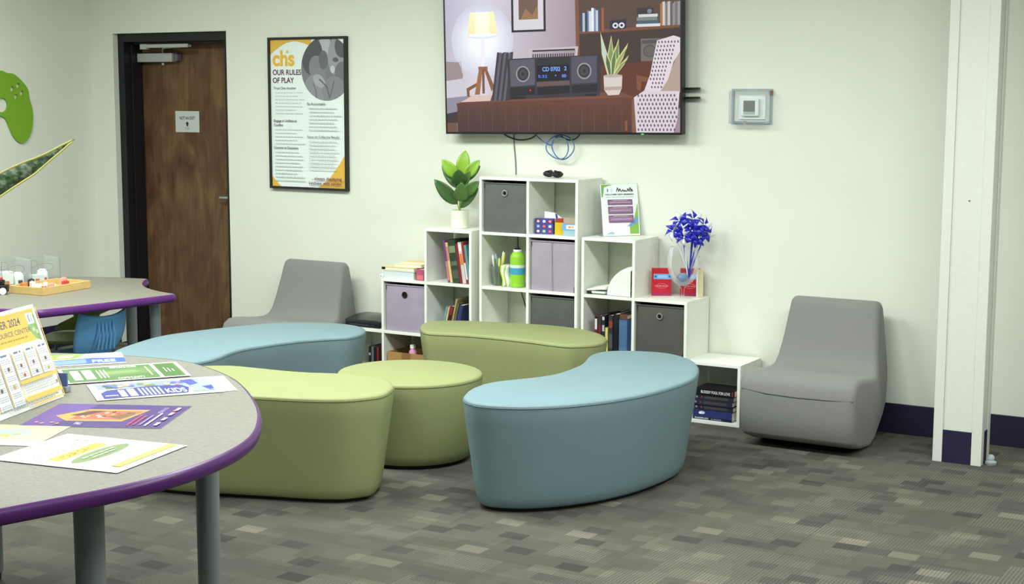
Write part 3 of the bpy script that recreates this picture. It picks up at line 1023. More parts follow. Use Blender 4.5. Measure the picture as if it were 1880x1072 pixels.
bx, bz_ = cell(XLU, 2, 2)
G1 = 'books leaning in the left stepped shelf, upper cube'
items = [(0.098, 0.014, 0.240, (112, 62, 112), 'thin purple spined book leaning leftmost in the upper cube', ((.05, .5, (196, 120, 130)),)),
         (0.1135, 0.016, 0.228, (206, 180, 116), 'thin pale yellow spined book beside the purple one', ((.55, .9, (190, 120, 110)),)),
         (0.131, 0.048, 0.242, (48, 62, 44), 'thick dark green mottled book leaning in the upper cube', ((.1, .3, (76, 84, 70)), (.4, .5, (96, 100, 84)), (.7, .86, (120, 134, 104)))),
         (0.181, 0.015, 0.225, (128, 36, 38), 'thin dark red book right of the green one', ()),
         (0.1975, 0.022, 0.234, (196, 190, 186), 'white and orange book leaning right of the dark red one', ((.45, .72, (206, 120, 52)), (.78, .95, (226, 222, 216)))),
         (0.221, 0.014, 0.236, (146, 40, 50), 'crimson book second from the right side panel in the upper cube', ((.1, .5, (214, 206, 204)),)),
         (0.2365, 0.014, 0.220, (92, 148, 152), 'teal book against the right side panel of the upper cube', ())]
for (dx, w_, h_, rgb, lab, bands) in items:
    book(lab, (bx + dx + 0.028, 0.03, bz_ + 0.001), w_, 0.19, h_, rgb, (0, math.radians(-9), 0), G1, bands=bands)
bx, bz_ = cell(XLU, 2, 1)
G2 = 'books leaning in the left stepped shelf, middle cube'
items = [(0.085, 0.012, 0.165, (112, 150, 156), 'pale teal book leaning leftmost in the middle cube', ()),
         (0.100, 0.010, 0.162, (206, 178, 128), 'cream spined book beside the pale teal one', ()),
         (0.114, 0.020, 0.170, (122, 44, 46), 'dark red topped book leaning in the middle cube', ((.1, .7, (40, 36, 38)),)),
         (0.140, 0.012, 0.215, (150, 140, 92), 'tall olive tan book leaning in the middle cube', ()),
         (0.156, 0.012, 0.190, (96, 92, 60), 'short olive book beside the tall tan one', ()),
         (0.174, 0.022, 0.180, (54, 60, 104), 'navy blue book leaning in the middle cube', ())]
for (dx, w_, h_, rgb, lab, bands) in items:
    book(lab, (bx + dx - 0.02, 0.045, bz_ + 0.0015 + w_ * math.sin(math.radians(13))), w_, 0.18, h_, rgb, (0, math.radians(13), 0), G2, bands=bands)
book('upright pale cream book standing against the panel in the middle cube', (bx + 0.262, 0.04, bz_ + 0.0005), 0.014, 0.18, 0.185, (200, 196, 176), group=G2, bands=((.3, .6, (140, 160, 150)),))

bx, bz_ = cell(XRU, 0, 1)
G3 = 'books standing in the right stepped shelf'
items = [(0.052, 0.016, 0.185, (108, 36, 42), 'black and dark red book with a white label, leftmost in the row', ((.62, .93, (200, 206, 204)), (.93, 1, (20, 20, 22)))),
         (0.072, 0.020, 0.190, (52, 46, 44), 'dark brown book with pale spine marks second in the row', ((.05, .45, (150, 140, 136)), (.5, .75, (96, 40, 40)))),
         (0.096, 0.016, 0.195, (38, 44, 50), 'charcoal book with white spots on its spine', ((.55, .72, (170, 174, 168)), (.86, .95, (190, 192, 186)))),
         (0.116, 0.014, 0.128, (206, 196, 112), 'short pale yellow book standing among dark ones', ()),
         (0.136, 0.024, 0.196, (48, 46, 46), 'black book with a red top band on its spine', ((.66, .85, (132, 58, 46)), (.1, .5, (78, 78, 78)))),
         (0.164, 0.028, 0.205, (24, 24, 30), 'thick plain black book left of the blue one', ()),
         (0.197, 0.048, 0.178, (66, 98, 146), 'thick blue book with ornate green spine', ((.08, .92, (84, 112, 128)), (.16, .84, (72, 104, 140))))]
for (dx, w_, h_, rgb, lab, bands) in items:
    book(lab, (bx + dx, 0.03, bz_ + 0.0005), w_, 0.19, h_, rgb, (0, 0, 0), G3, bands=bands)
book('brown spined book lying flat on top of the thick blue one', (bx + 0.19, 0.04, bz_ + 0.203), 0.024, 0.17, 0.05, (92, 66, 54), (0, math.radians(90), 0), G3)

# stack of dark paperbacks in the lowest right cube
bx, bz_ = cell(XRU, 2, 0)
zz = bz_ + 0.0005
stack = [('blue paperback with white lettering at the bottom of the dark stack', (44, 52, 104), 0.050, 0.0, 'blue'),
         ('dark paperback with a tiny red mark, second from the bottom of the stack', (38, 38, 56), 0.026, 0.004, None),
         ('dark paperback in the middle of the stacked paperbacks', (42, 42, 60), 0.026, 0.001, None),
         ('dark paperback just below the lettered top one', (40, 40, 52), 0.026, 0.006, None),
         ('black paperback lettered in white on top of the dark stack', (20, 20, 24), 0.034, 0.012, 'top')]
for i, (lab, rgb, th_, dx, kind) in enumerate(stack):
    r = empty('paperback', lab, 'book', (bx + 0.035 + dx, 0.022 + 0.004 * (i % 2), zz), group='paperbacks stacked in the lowest right cube')
    L_, D_ = 0.215, 0.15
    m = mat('cover_%d_%d_%d' % rgb, rgb, 0.4, 0.4)
    MB().box(0, L_, 0, D_, 0, 0.002).box(0, L_, 0, D_, th_ - 0.0025, th_ - 0.0005).box(0, L_, 0, 0.002, 0.002, th_ - 0.0025).build('cover', m, r)
    MB().box(0.002, L_ - 0.002, 0.0025, D_ - 0.003, 0.0025, th_ - 0.003).build('pages', M_page, r)
    pp = Print(lambda x, y, d: (x, -0.0002 - d, y))
    if kind == 'top':
        pp.text('BLOODY FOOL FOR LOVE', 0.03, 0.009, 0.014, (226, 226, 222), 0.01, 0.16, False)
        pp.rect(0.200, 0.004, 0.207, 0.03, (120, 44, 48))
    elif kind == 'blue':
        pp.rect(0.0, 0.0, L_, 0.014, (24, 26, 44))
        pp.ell(0.05, 0.036, 0.016, 0.008, (196, 208, 236)).ell(0.04, 0.034, 0.009, 0.006, (236, 240, 250))
        pp.text('SHADOWLAND', 0.01, 0.003, 0.009, (222, 222, 226), 0.01, 0.075, False)
        pp.text('A NOVEL', 0.10, 0.003, 0.007, (170, 176, 200), 0.0, 0.06, False)
    else:
        pp.ell(0.012, th_ / 2, 0.006, 0.006, (120, 124, 150))
        pp.rect(0.036, 0.008, 0.044, th_ - 0.008, (128, 62, 60))
        pp.rect(0.055, 0.006, 0.185, th_ - 0.007, (66, 64, 62))
    pp.build('spine_print', r)
    zz += th_ + 0.0005

# ------------------------------------------------------------------ things on the left stepped shelf
bx, bz_ = XLU + P, 2 * PV + T + 0.0005
r = empty('hardback_book', 'thick white hardback lying on the left shelf under a yellow book', 'book', (bx + 0.005, 0.015, bz_))
MB().box(0, 0.215, 0, 0.16, 0, 0.003).box(0, 0.215, 0, 0.16, 0.045, 0.048).box(0, 0.003, 0, 0.16, 0.003, 0.045).build('cover', mat('cover_white', (226, 230, 226), 0.5), r)
MB().box(0.004, 0.21, 0.003, 0.157, 0.0035, 0.0445).build('pages', mat('page_pale', (206, 214, 212), 0.8, var=.08, scale=400, stretch=(.1, 1, 10)), r)
r = empty('hardback_book', 'yellow book with a black corner on top of the white hardback', 'book', (bx - 0.008, 0.02, bz_ + 0.049))
MB().box(0, 0.225, 0, 0.15, 0, 0.002).box(0, 0.225, 0, 0.15, 0.016, 0.018).box(0, 0.003, 0, 0.15, 0.002, 0.016).build('cover', mat('cover_yellow', (226, 216, 150), 0.5), r)
MB().box(0.004, 0.222, 0.002, 0.147, 0.0025, 0.0155).build('pages', M_page, r)
MB().box(-0.001, 0.022, -0.001, 0.03, 0.002, 0.0165).build('corner', M_black, r)
r = empty('booklet', 'cream booklet lying tilted on top of the yellow book', 'booklet', (bx + 0.075, 0.03, bz_ + 0.0675), 0.12)
MB().box(0, 0.17, 0, 0.12, 0, 0.016).build('pages', M_page, r, bevel=.001)
MB().box(-.001, 0.171, -.001, 0.121, 0.016, 0.018).build('cover', mat('cover_cream', (232, 220, 168), 0.5), r)
r = empty('booklet', 'pale yellow booklet topmost on the pile at the left shelf', 'booklet', (bx + 0.125, 0.05, bz_ + 0.0862), 0.25)
MB().box(0, 0.14, 0, 0.1, 0, 0.01).build('pages', M_page, r)
MB().box(0, 0.14, 0, 0.1, 0.01, 0.0115).build('cover', mat('cover_yellow2', (228, 202, 128), 0.5), r)
book('pink spined book standing low at the right end of the book pile', (bx + 0.232, 0.02, bz_), 0.05, 0.15, 0.064, (178, 84, 112), group=None, bands=((.1, .5, (206, 112, 110)),))
r = empty('paper_roll', 'small white paper roll poking out left of the book pile', 'paper roll', (bx - 0.003, 0.004, bz_ + 0.012))
MB().tube([(0, 0, 0), (0, 0.009, 0)], 0.0115, 16).build('roll', M_paper, r, True)
MB().tube([(0, -0.0008, 0), (0, -0.0002, 0)], 0.005, 12).build('core', mat('roll_core', (170, 172, 168), .8), r)

# game console on the lowest left step
cx0, cz0 = XLU, PV + T + 0.0005
r = empty('game_console', 'black game console with curved glossy lid on the lowest left step', 'game console', (cx0 + 0.14, 0.03, cz0))
MB().box(-0.125, 0.125, 0, 0.23, 0, 0.028).build('base', mat('console_black', (20, 22, 24), 0.4), r, bevel=0.004)
rings = []
for k in range(9):
    y = 0.23 * k / 8
    z = 0.030 + 0.030 * math.sin(PI * min(1, 0.15 + 0.55 * k / 8))
    rings.append([(-0.125, y, 0.029), (-0.125, y, z - 0.006), (-0.115, y, z), (0.115, y, z), (0.125, y, z - 0.006), (0.125, y, 0.029)])
MB().loft(rings).build('lid', mat('console_lid', (44, 52, 50), 0.22, 0.5), r, True)
MB().box(-0.09, 0.05, -0.0012, -0.0002, 0.012, 0.016).build('disc_slot', mat('slot_grey', (70, 74, 74), .4), r)
MB().box(0.075, 0.085, -0.0014, -0.0002, 0.012, 0.017).build('button', mat('slot_grey', (0, 0, 0)), r)
bx, bz_ = cell(XLU, 0, 0)
for i, (dx, w_, h_, rgb, lab) in enumerate(((0.155, 0.015, 0.19, (30, 30, 34), 'black game case leftmost of those seen in the lowest left cube'),
                                            (0.174, 0.015, 0.19, (96, 98, 100), 'grey spined game case in the lowest left cube'),
                                            (0.193, 0.015, 0.19, (24, 24, 28), 'black game case right of the grey spined one'),
                                            (0.212, 0.015, 0.19, (120, 34, 42), 'dark red game case in the lowest left cube'),
                                            (0.231, 0.030, 0.20, (18, 18, 22), 'thick black game case against the right panel of the lowest left cube'))):
    book(lab, (bx + dx, 0.05, bz_ + 0.0005), w_, 0.14, h_, rgb, group='game cases in the lowest left cube', cat='game case', name='game_case', bands=((.72, .8, (150, 150, 150)),) if i == 0 else ())
bx, bz_ = cell(XLU, 1, 0)
r = empty('cardboard_box', 'open brown cardboard box in the bottom cube below the lavender bin', 'box', (bx + 0.142, 0.02, bz_ + 0.0005))
M_card = mat('cardboard', (168, 132, 82), 0.85, 0.1, var=0.05, scale=20)
MB().box(-0.13, 0.13, 0, 0.003, 0, 0.178).box(-0.13, 0.13, 0.222, 0.225, 0, 0.178).box(-0.13, -0.127, 0.003, 0.222, 0, 0.178).box(0.127, 0.13, 0.003, 0.222, 0, 0.178).box(-0.127, 0.127, 0.003, 0.222, 0, 0.003).build('carton', M_card, r)
MB().box(-0.03, 0.03, -0.0006, -0.0001, 0.02, 0.177).build('tape', mat('kraft_tape', (138, 104, 60), 0.4), r)
MB().box(-0.128, 0.128, -0.055, -0.0005, 0.1485, 0.1505, Matrix.Rotation(0, 4, 'X')).build('flap', M_card, r) if False else None
r = empty('soap_bottle', 'pink bottle with white cap standing in the cardboard box', 'bottle', (bx + 0.155, 0.07, bz_ + 0.0045))
MB().lathe([(0.02, 0), (0.022, 0.004), (0.022, 0.18), (0.01, 0.195)], 16).build('bottle', mat('pink_plastic', (206, 140, 168), 0.4), r, True)
MB().box(-0.012, 0.012, -0.012, 0.012, 0.196, 0.22).build('cap', M_paper, r, bevel=0.003)

# ------------------------------------------------------------------ potted plant on the left stepped shelf
pt = empty('potted_plant', 'leafy rubber plant in a white pot on the left stepped shelf', 'plant', (-0.208, 0.125, 3 * PV + T + 0.0005))
MB().lathe([(0.046, 0), (0.049, 0.002), (0.051, 0.10), (0.0515, 0.102), (0.047, 0.102), (0.046, 0.085), (0.0001, 0.085)], 36).build('pot', mat('white_ceramic', (228, 232, 212), 0.4), pt, True, angle=50)
M_stem = mat('stem_green', (112, 138, 62), 0.6)
MB().tube([(0, 0, 0.085), (0.002, 0, 0.15), (0, 0, 0.25), (0, 0, 0.32)], [0.005, 0.005, 0.004, 0.003], 8).build('stem', M_stem, pt, True)


def leaf_mat(key, a, b_):
    return mat('leaf_' + key, a, 0.38, 0.45, var=0.12, scale=14)


def leaf(parent, base, tip, width, m, bend=0.0, side=None, fold=0.25, name='leaf', prof=None, nl=10):
    base, tip = Vector(base), Vector(tip)
    ax = tip - base
    L_ = ax.length
    t = ax.normalized()
    s = Vector(side) if side else t.cross(Vector((0, 0, 1)))
    s = (s - t * s.dot(t)).normalized()
    nrm = s.cross(t)
    if nrm.z < 0 and side is None: nrm, s = -nrm, -s
    vs, fs = [], []
    for i in range(nl + 1):
        u = i / nl
        wd = (prof(u) if prof else (math.sin(PI * min(1, u ** 0.85)) ** 0.7 if 0 < u < 1 else 0.04)) * width / 2
        c0 = base + ax * u + nrm * (bend * L_ * math.sin(PI * u))
        for k in (-1, -0.55, 0, 0.55, 1):
            vs.append(c0 + s * (wd * k) + nrm * (abs(k) * wd * fold))
    for i in range(nl):
        for k in range(4):
            a = i * 5 + k
            fs.append((a, a + 1, a + 6, a + 5))
    o = MB().add(vs, fs).build(name, m, parent, True, angle=80)
    md = o.modifiers.new('thickness', 'SOLIDIFY')
    md.thickness = 0.0012
    return o


LB = leaf_mat('bright', (142, 186, 58), None)
LD = leaf_mat('deep', (62, 96, 48), None)
LM = leaf_mat('mid', (84, 118, 56), None)
# (base offset sideways, base height, tip offset sideways, tip height, tip depth, width, material, roll of the blade)
PR = Vector((0.86, 0.5, 0))
PD = Vector((-0.5, 0.86, 0))
for (bo, zb, to, tz, dp, wd, m, sd) in ((-0.010, 0.285, -0.100, 0.388, -0.01, 0.070, LB, 0.75), (0.008, 0.300, 0.034, 0.437, 0.01, 0.078, LB, 0.0), (0.022, 0.280, 0.114, 0.384, 0.00, 0.062, LB, -0.8),
                                        (-0.012, 0.225, -0.102, 0.352, 0.03, 0.050, LD, 0.6), (0.030, 0.262, 0.118, 0.352, 0.02, 0.040, LD, -0.6), (-0.012, 0.135, -0.142, 0.275, -0.02, 0.078, LD, 0.75),
                                        (0.004, 0.240, -0.006, 0.336, -0.05, 0.086, LD, 0.0), (0.006, 0.150, 0.014, 0.262, -0.06, 0.084, LM, 0.0), (0.016, 0.185, 0.112, 0.266, -0.02, 0.066, LM, -1.0),
                                        (0.004, 0.112, 0.106, 0.226, 0.01, 0.048, LD, -0.6), (0.010, 0.235, 0.062, 0.325, -0.04, 0.050, LM, -0.5), (-0.006, 0.25, -0.045, 0.36, 0.04, 0.058, LM, 0.4)):
    b0 = PR * bo + Vector((0, 0, zb))
    t0 = PR * to + PD * dp + Vector((0, 0, tz))
    s0 = PR + Vector((0, 0, sd))
    leaf(pt, b0, t0, wd, m, 0.05, s0)
    MB().tube([(0, 0, max(0.09, zb - 0.04)), b0 * 1.0], 0.0022, 6).build('leaf_stalk', M_stem, pt, True)

# ------------------------------------------------------------------ on and in the tall shelf
r = empty('game_controller', 'small black game controller lying on top of the tall shelf', 'game controller', (0.405, 0.125, 4 * PV + T + 0.0005), math.radians(-28))
gc = []
for k in range(13):
    t = -1 + 2 * k / 12
    x = 0.062 * t
    ry = 0.022 + 0.014 * math.exp(-((abs(t) - 0.72) / 0.22) ** 2)
    rz = (0.012 + 0.007 * math.exp(-((abs(t) - 0.7) / 0.25) ** 2)) * (1 if abs(t) < 0.95 else 0.55)
    if abs(t) > 0.95: ry *= 0.5
    gc.append([(x, ry * math.cos(2 * PI * j / 14) - 0.012 * abs(t), 0.020 + rz * math.sin(2 * PI * j / 14)) for j in range(14)])
MB().loft(gc).build('body', mat('controller_black', (34, 34, 36), 0.45), r, True)
for sx in (-0.024, 0.024):
    MB().lathe([(0.006, 0.0), (0.006, 0.008), (0.009, 0.010), (0.0085, 0.013), (0.0001, 0.0125)], 14, (sx, -0.012, 0.028)).build('thumbstick', mat('stick_grey', (66, 66, 66), .6), r, True)

bx, bz_ = cell(0, 1, 3)
zb = bz_ + 0.0005
r = empty('card_game_box', 'blue box printed with a grid of little pictures in the tall shelf', 'game box', (bx + 0.012, 0.045, zb), math.radians(10))
MB().box(0, 0.105, 0, 0.03, 0, 0.085).build('carton', mat('box_blue', (66, 74, 132), 0.5), r, bevel=0.001)
pp = Print(lambda x, y, d: (x, -0.0002 - d, y))
cc = [(222, 226, 230), (150, 190, 220), (226, 190, 170), (160, 206, 110), (214, 110, 90), (226, 226, 238), (214, 90, 104), (236, 240, 244), (230, 140, 120)]
for a in range(3):
    for b_ in range(3):
        x, y = 0.006 + a * 0.034, 0.005 + b_ * 0.027
        pp.rect(x, y, x + 0.027, y + 0.021, (74, 88, 170) if (a + b_) % 2 else (104, 60, 120))
        pp.ell(x + 0.0135, y + 0.0105, 0.008, 0.007, cc[a * 3 + b_])
pp.build('picture_print', r)
r = empty('folded_card', 'white folded card leaning behind the blue picture box', 'card', (bx + 0.05, 0.085, zb), math.radians(8))
MB().add([(0, 0, 0), (0.09, 0, 0), (0.105, 0, 0.085), (0.06, 0, 0.115), (0.0, 0, 0.122), (0, .002, 0), (0.09, .002, 0), (0.105, .002, 0.085), (0.06, .002, 0.115), (0.0, .002, 0.122)], [(0, 1, 2, 3, 4), (5, 6, 7, 8, 9), (0, 1, 6, 5), (1, 2, 7, 6), (2, 3, 8, 7), (3, 4, 9, 8), (4, 0, 5, 9)]).build('sheet', M_paper, r)
MB().add([(0.062, -0.0005, 0.112), (0.075, -0.0005, 0.105), (0.082, -.0005, 0.07), (0.07, -.0005, 0.06), (0.062, -.0012, 0.112), (0.075, -0.0012, 0.105), (0.082, -.0012, 0.07), (0.07, -.0012, 0.06)], [(0, 1, 2, 3), (4, 5, 6, 7), (0, 1, 5, 4), (1, 2, 6, 5), (2, 3, 7, 6), (3, 0, 4, 7)]).build('blue_mark', mat('ink_blue', (52, 64, 140), .6), r)
r = empty('card_deck_box', 'yellow card box with a red top in the tall shelf', 'game box', (bx + 0.128, 0.06, zb), math.radians(5))
MB().box(0, 0.055, 0, 0.03, 0, 0.066).build('lower_sleeve', mat('box_yellow', (210, 176, 36), 0.5), r, bevel=0.001)
MB().box(0.002, 0.053, 0.002, 0.028, 0.0665, 0.088).build('upper_band', mat('box_red', (160, 62, 46), 0.5), r, bevel=0.001)
r = empty('card_game_box', 'light blue box with an orange white label in the tall shelf', 'game box', (bx + 0.195, 0.03, zb), math.radians(4))
MB().box(0, 0.082, 0, 0.05, 0, 0.03).build('bottom_box', mat('box_pale_teal', (150, 184, 190), 0.5), r, bevel=0.001)
MB().box(-0.008, 0.082, 0.002, 0.052, 0.0305, 0.062).build('middle_box', mat('box_sky', (110, 166, 222), 0.5), r, bevel=0.001)
pp = Print(lambda x, y, d: (x, 0.0018 - d, y))
pp.rect(0.018, 0.036, 0.072, 0.058, (232, 236, 234)).rect(0.030, 0.042, 0.046, 0.052, (222, 136, 96)).rect(0.050, 0.042, 0.062, 0.052, (226, 156, 120))
pp.build('label_print', r)
MB().box(0.0, 0.08, 0.006, 0.05, 0.0625, 0.096).build('top_box', mat('box_tan', (166, 158, 138), 0.7), r, bevel=0.001)

bx, bz_ = cell(0, 0, 2)
zb = bz_ + 0.0005
r = empty('water_bottle', 'lime green drink bottle with black cap and blue label in the tall shelf', 'bottle', (bx + 0.186, 0.075, zb))
MB().lathe([(0.036, 0), (0.041, 0.004), (0.041, 0.165), (0.038, 0.176), (0.028, 0.190), (0.022, 0.195)], 32).build('body', mat('lime_plastic', (140, 196, 56), 0.35), r, True)
MB().lathe([(0.022, 0.1955), (0.023, 0.197), (0.023, 0.207), (0.022, 0.208)], 24).build('collar', M_paper, r, True)
MB().lathe([(0.020, 0.2085), (0.020, 0.213), (0.008, 0.217), (0.006, 0.224), (0.0001, 0.225)], 24).build('cap', M_black, r, True)
MB().lathe([(0.0415, 0.072), (0.0415, 0.108)], 32, cap0=False, cap1=False).build('blue_label', mat('label_blue', (66, 152, 190), 0.5), r, True)
MB().lathe([(0.0415, 0.1085), (0.0415, 0.125)], 32, cap0=False, cap1=False).build('white_label', mat('label_white', (206, 226, 214), 0.5), r, True)
cup = empty('supply_cup', 'clear tumbler holding pens beside the lime bottle', 'cup', (bx + 0.058, 0.085, zb))
MB().lathe([(0.030, 0.0), (0.030, 0.003), (0.044, 0.11), (0.0425, 0.11), (0.0285, 0.004)], 24, cap0=True, cap1=False).build('tumbler', glass_mat('tumbler_plastic', (206, 216, 206), alpha=0.12), cup, True)
GP = 'pens and tubes in the tumbler'
for i, (a, rr, ln, rgb, lab) in enumerate(((3.6, 0.020, 0.165, (226, 230, 226), 'white pen leaning furthest left in the clear tumbler'), (2.6, 0.020, 0.168, (150, 176, 190), 'pale blue pen at the back left of the clear tumbler'), (4.5, 0.018, 0.150, (96, 120, 70), 'dark green pen at the front of the clear tumbler'),
                                           (1.2, 0.018, 0.185, (216, 220, 196), 'tall cream pen at the back of the clear tumbler'), (0.2, 0.020, 0.180, (190, 198, 90), 'olive yellow pen leaning right in the clear tumbler'), (5.4, 0.020, 0.150, (206, 214, 92), 'lime yellow pen at the front right of the clear tumbler'))):
    pn = empty('pen', lab, 'pen', (bx + 0.058 + 0.6 * rr * math.cos(a), 0.085 + 0.6 * rr * math.sin(a), zb + 0.006), group=GP)
    pn.rotation_euler = (-0.13 * math.sin(a), 0.13 * math.cos(a), 0)
    MB().tube([(0, 0, 0), (0, 0, ln * 0.7)], 0.0055, 8).build('barrel', mat('pen_%d' % i, rgb, .4), pn, True)
    MB().tube([(0, 0, ln * 0.7 + .0005), (0, 0, ln * 0.93), (0, 0, ln)], [0.0062, 0.006, 0.003], 8).build('cap', mat('pencap_%d' % i, tuple(min(255, int(x * 1.05)) for x in rgb), .4), pn, True)
for i, (dx, dy, rz, lab) in enumerate(((0.110, 0.03, 0.0, 'wavy lime green folder standing left of the lime bottle'), (0.126, 0.04, 0.0, 'yellow green folder squeezed against the lime bottle'))):
    vs, fs = [], []
    r = empty('paper_folder', lab, 'folder', (bx + dx, dy, zb), rz)
    for j in range(9):
        z = 0.118 * j / 8
        xo = 0.007 * math.sin(j * 0.75 + i) - 0.003 * j / 8
        vs += [(xo, 0, z), (xo, 0.10, z * 1.04)]
    fs = [(2 * j, 2 * j + 1, 2 * j + 3, 2 * j + 2) for j in range(8)]
    o = MB().add(vs, fs).build('front_cover', mat('folder_%d' % i, ((196, 214, 76), (170, 196, 60))[i], .5), r, True)
    md = o.modifiers.new('t', 'SOLIDIFY'); md.thickness = 0.003
    o = MB().add([(x + 0.006, y + .004, z) for x, y, z in vs], fs).build('sheets', M_paper, r, True)
    md = o.modifiers.new('t', 'SOLIDIFY'); md.thickness = 0.003

# ------------------------------------------------------------------ right stepped shelf
# white fan-shaped thing in the top cube
bx, bz_ = cell(XRU, 0, 2)
r = empty('white_hood', 'white plastic dome shaped hood with a flat brim in the right shelf', 'hood', (bx, 0.01, bz_ + 0.0005))
dm = []
n = 20
for k in range(n + 1):
    a = PI / 2 * k / n
    wd = 0.168 * math.sin(a)
    hh = 0.155 * math.cos(a)
    dm.append((wd, hh))
vs, fs = [], []
ny = 9
for j in range(ny):
    y = 0.02 + 0.22 * j / (ny - 1)
    s = math.sqrt(max(0, 1 - ((j - 3.2) / 6.5) ** 2))
    for (wd, hh) in dm:
        vs.append((0.283 - 0.012 - wd * s, y - 0.02 * (1 - wd / 0.168), 0.002 + hh * s))
for j in range(ny - 1):
    for k in range(n):
        a = j * (n + 1) + k
        fs.append((a, a + 1, a + n + 2, a + n + 1))
fs.append(tuple(range(n + 1)) + ((ny) * (n + 1),))
vs.append((0.271, 0.0, 0.002))
fs.append(tuple((ny - 1) * (n + 1) + k for k in range(n, -1, -1)))
MB().add(vs, fs).build('dome', mat('hood_white', (224, 232, 218), 0.55), r, True, angle=35)
MB().add([(0.006, 0.01, 0.018), (0.12, 0.01, 0.030), (0.12, 0.10, 0.036), (0.02, 0.10, 0.026), (0.006, 0.01, 0.026), (0.12, 0.01, 0.046), (0.12, 0.10, 0.052), (0.02, 0.10, 0.034)], [(0, 1, 2, 3), (4, 5, 6, 7), (0, 1, 5, 4), (1, 2, 6, 5), (2, 3, 7, 6), (3, 0, 4, 7)]).build('brim', mat('hood_white', (0, 0, 0)), r, bevel=0.002)
MB().box(0.035, 0.115, 0.012, 0.09, 0.006, 0.017).build('lower_tongue', mat('hood_pale', (206, 214, 206), .6), r, bevel=.002)
MB().box(0.008, 0.032, 0.014, 0.05, 0.0, 0.016).build('foot', M_black, r, bevel=.002)

# sign stand on top
ss = empty('sign_stand', 'clear stand with a white new members flyer on the right shelf', 'sign', (0.79, 0.178, 3 * PV + T + 0.0005), math.radians(50))
TL_ = math.radians(11)
Mt = Matrix.Rotation(-TL_, 4, 'X')
MB().box(-0.109, 0.109, 0.0, 0.0022, 0.0, 0.283, Mt).build('back_pane', M_glass, ss)
MB().box(-0.109, 0.109, 0.0, 0.085, 0.0, 0.002).build('foot', M_glass, ss)
pp = Print(lambda x, y, d: Mt @ Vector((-0.108 + x * 0.216, -0.0004 - d, 0.002 + (1 - y) * 0.279)))
pp.rect(0, 0, 1, 1, (240, 246, 242))
pp.poly([(0.02, 0.01), (0.34, 0.01), (0.1, 0.06), (0.06, 0.24), (0.02, 0.26)], (134, 178, 74)).poly([(0.02, 0.07), (0.06, 0.09), (0.05, 0.17), (0.02, 0.19)], (110, 160, 190))
pp.poly([(0.98, 0.36), (0.98, 0.97), (0.73, 0.97), (0.73, 0.82), (0.86, 0.68), (0.92, 0.52)], (138, 184, 84)).poly([(0.98, 0.64), (0.98, 0.72), (0.84, 0.8), (0.66, 0.83), (0.84, 0.7)], (112, 160, 206))
pp.poly([(0.08, 0.97), (0.22, 0.92), (0.3, 0.93), (0.3, 0.97)], (150, 190, 206))
pp.line([(0.19, 0.09), (0.19, 0.15)], 0.03, (96, 130, 130)); pp.ell(0.3, 0.12, 0.03, 0.04, (206, 226, 234))
for (x, t) in ((0.46, .07), (0.52, .09), (0.6, .11), (0.66, .12), (0.74, .09), (0.8, .07), (0.84, .1)):
    pp.line([(x - 0.03, 0.15), (x, t), (x + 0.035, 0.15)], 0.022, (64, 70, 70))
pp.text('WELCOME NEW MEMBERS', 0.5, 0.215, 0.028, (50, 54, 56), 0.02, 0.78, True, 'C')
pp.words(0.14, 0.88, 0.245, 0.012, (176, 190, 186), random.Random(2))
for (y0, y1) in ((0.30, 0.405), (0.435, 0.575), (0.605, 0.745)):
    pp.rect(0.17, y0, 0.84, y1, (132, 96, 128)); pp.rect(0.20, y0 + 0.03, 0.81, y1 - 0.03, (156, 124, 154))
    pp.words(0.3, 0.7, y0 + 0.012, 0.012, (206, 190, 206), random.Random(4)); pp.words(0.24, 0.78, (y0 + y1) / 2, 0.012, (206, 190, 206), random.Random(9))
pp.build('flyer_print', ss)

ZR = 2 * PV + T + 0.0005


def red_box(label, x, y, rz, cut=1.0):
    r = empty('red_box', label, 'box', (x, y, ZR), rz, group='red boxes on the right shelf')
    MB().box(-0.052, 0.052, 0, 0.03, 0, 0.145).build('carton', mat('box_scarlet', (196, 36, 54), 0.4), r, bevel=0.001)
    pp = Print(lambda x, y, d: (x, -0.0002 - d, y))
    pp.rect(-0.042, 0.088, 0.052, 0.116, (116, 178, 222)).rect(-0.02, 0.095, 0.03, 0.109, (150, 200, 236))
    pp.ell(-0.032, 0.102, 0.006, 0.006, (50, 110, 170)).ell(0.042, 0.102, 0.006, 0.006, (50, 110, 170))
    pp.line([(-0.034 + 0.07 * k / 10, 0.052 - 0.012 * math.sin(PI * k / 10)) for k in range(11)], 0.002, (226, 150, 150))
    pp.line([(-0.034 + 0.07 * k / 10, 0.052 + 0.012 * math.sin(PI * k / 10)) for k in range(11)], 0.002, (226, 150, 150))
    pp.words(-0.024, 0.026, 0.05, 0.004, (230, 170, 168), random.Random(1))
    pp.rect(-0.052, 0.004, 0.052, 0.012, (160, 60, 120))
    pp.build('label_print', r)
    return r


red_box('red box with a blue band standing alone by the taller cube', 1.034, 0.165, math.radians(28))
red_box('red box with a blue band behind the glass goblet', 1.168, 0.232, math.radians(24))
r = empty('wooden_block', 'cream upright block beside the rear red box', 'block', (1.228, 0.225, ZR), math.radians(28))
MB().box(-0.010, 0.016, -0.01, 0.03, 0, 0.142).build('slab', mat('cream_wood', (216, 206, 160), 0.6), r, bevel=0.001)
MB().box(-0.018, -0.0105, -0.006, 0.026, 0, 0.142).build('edge_strip', M_paper, r)

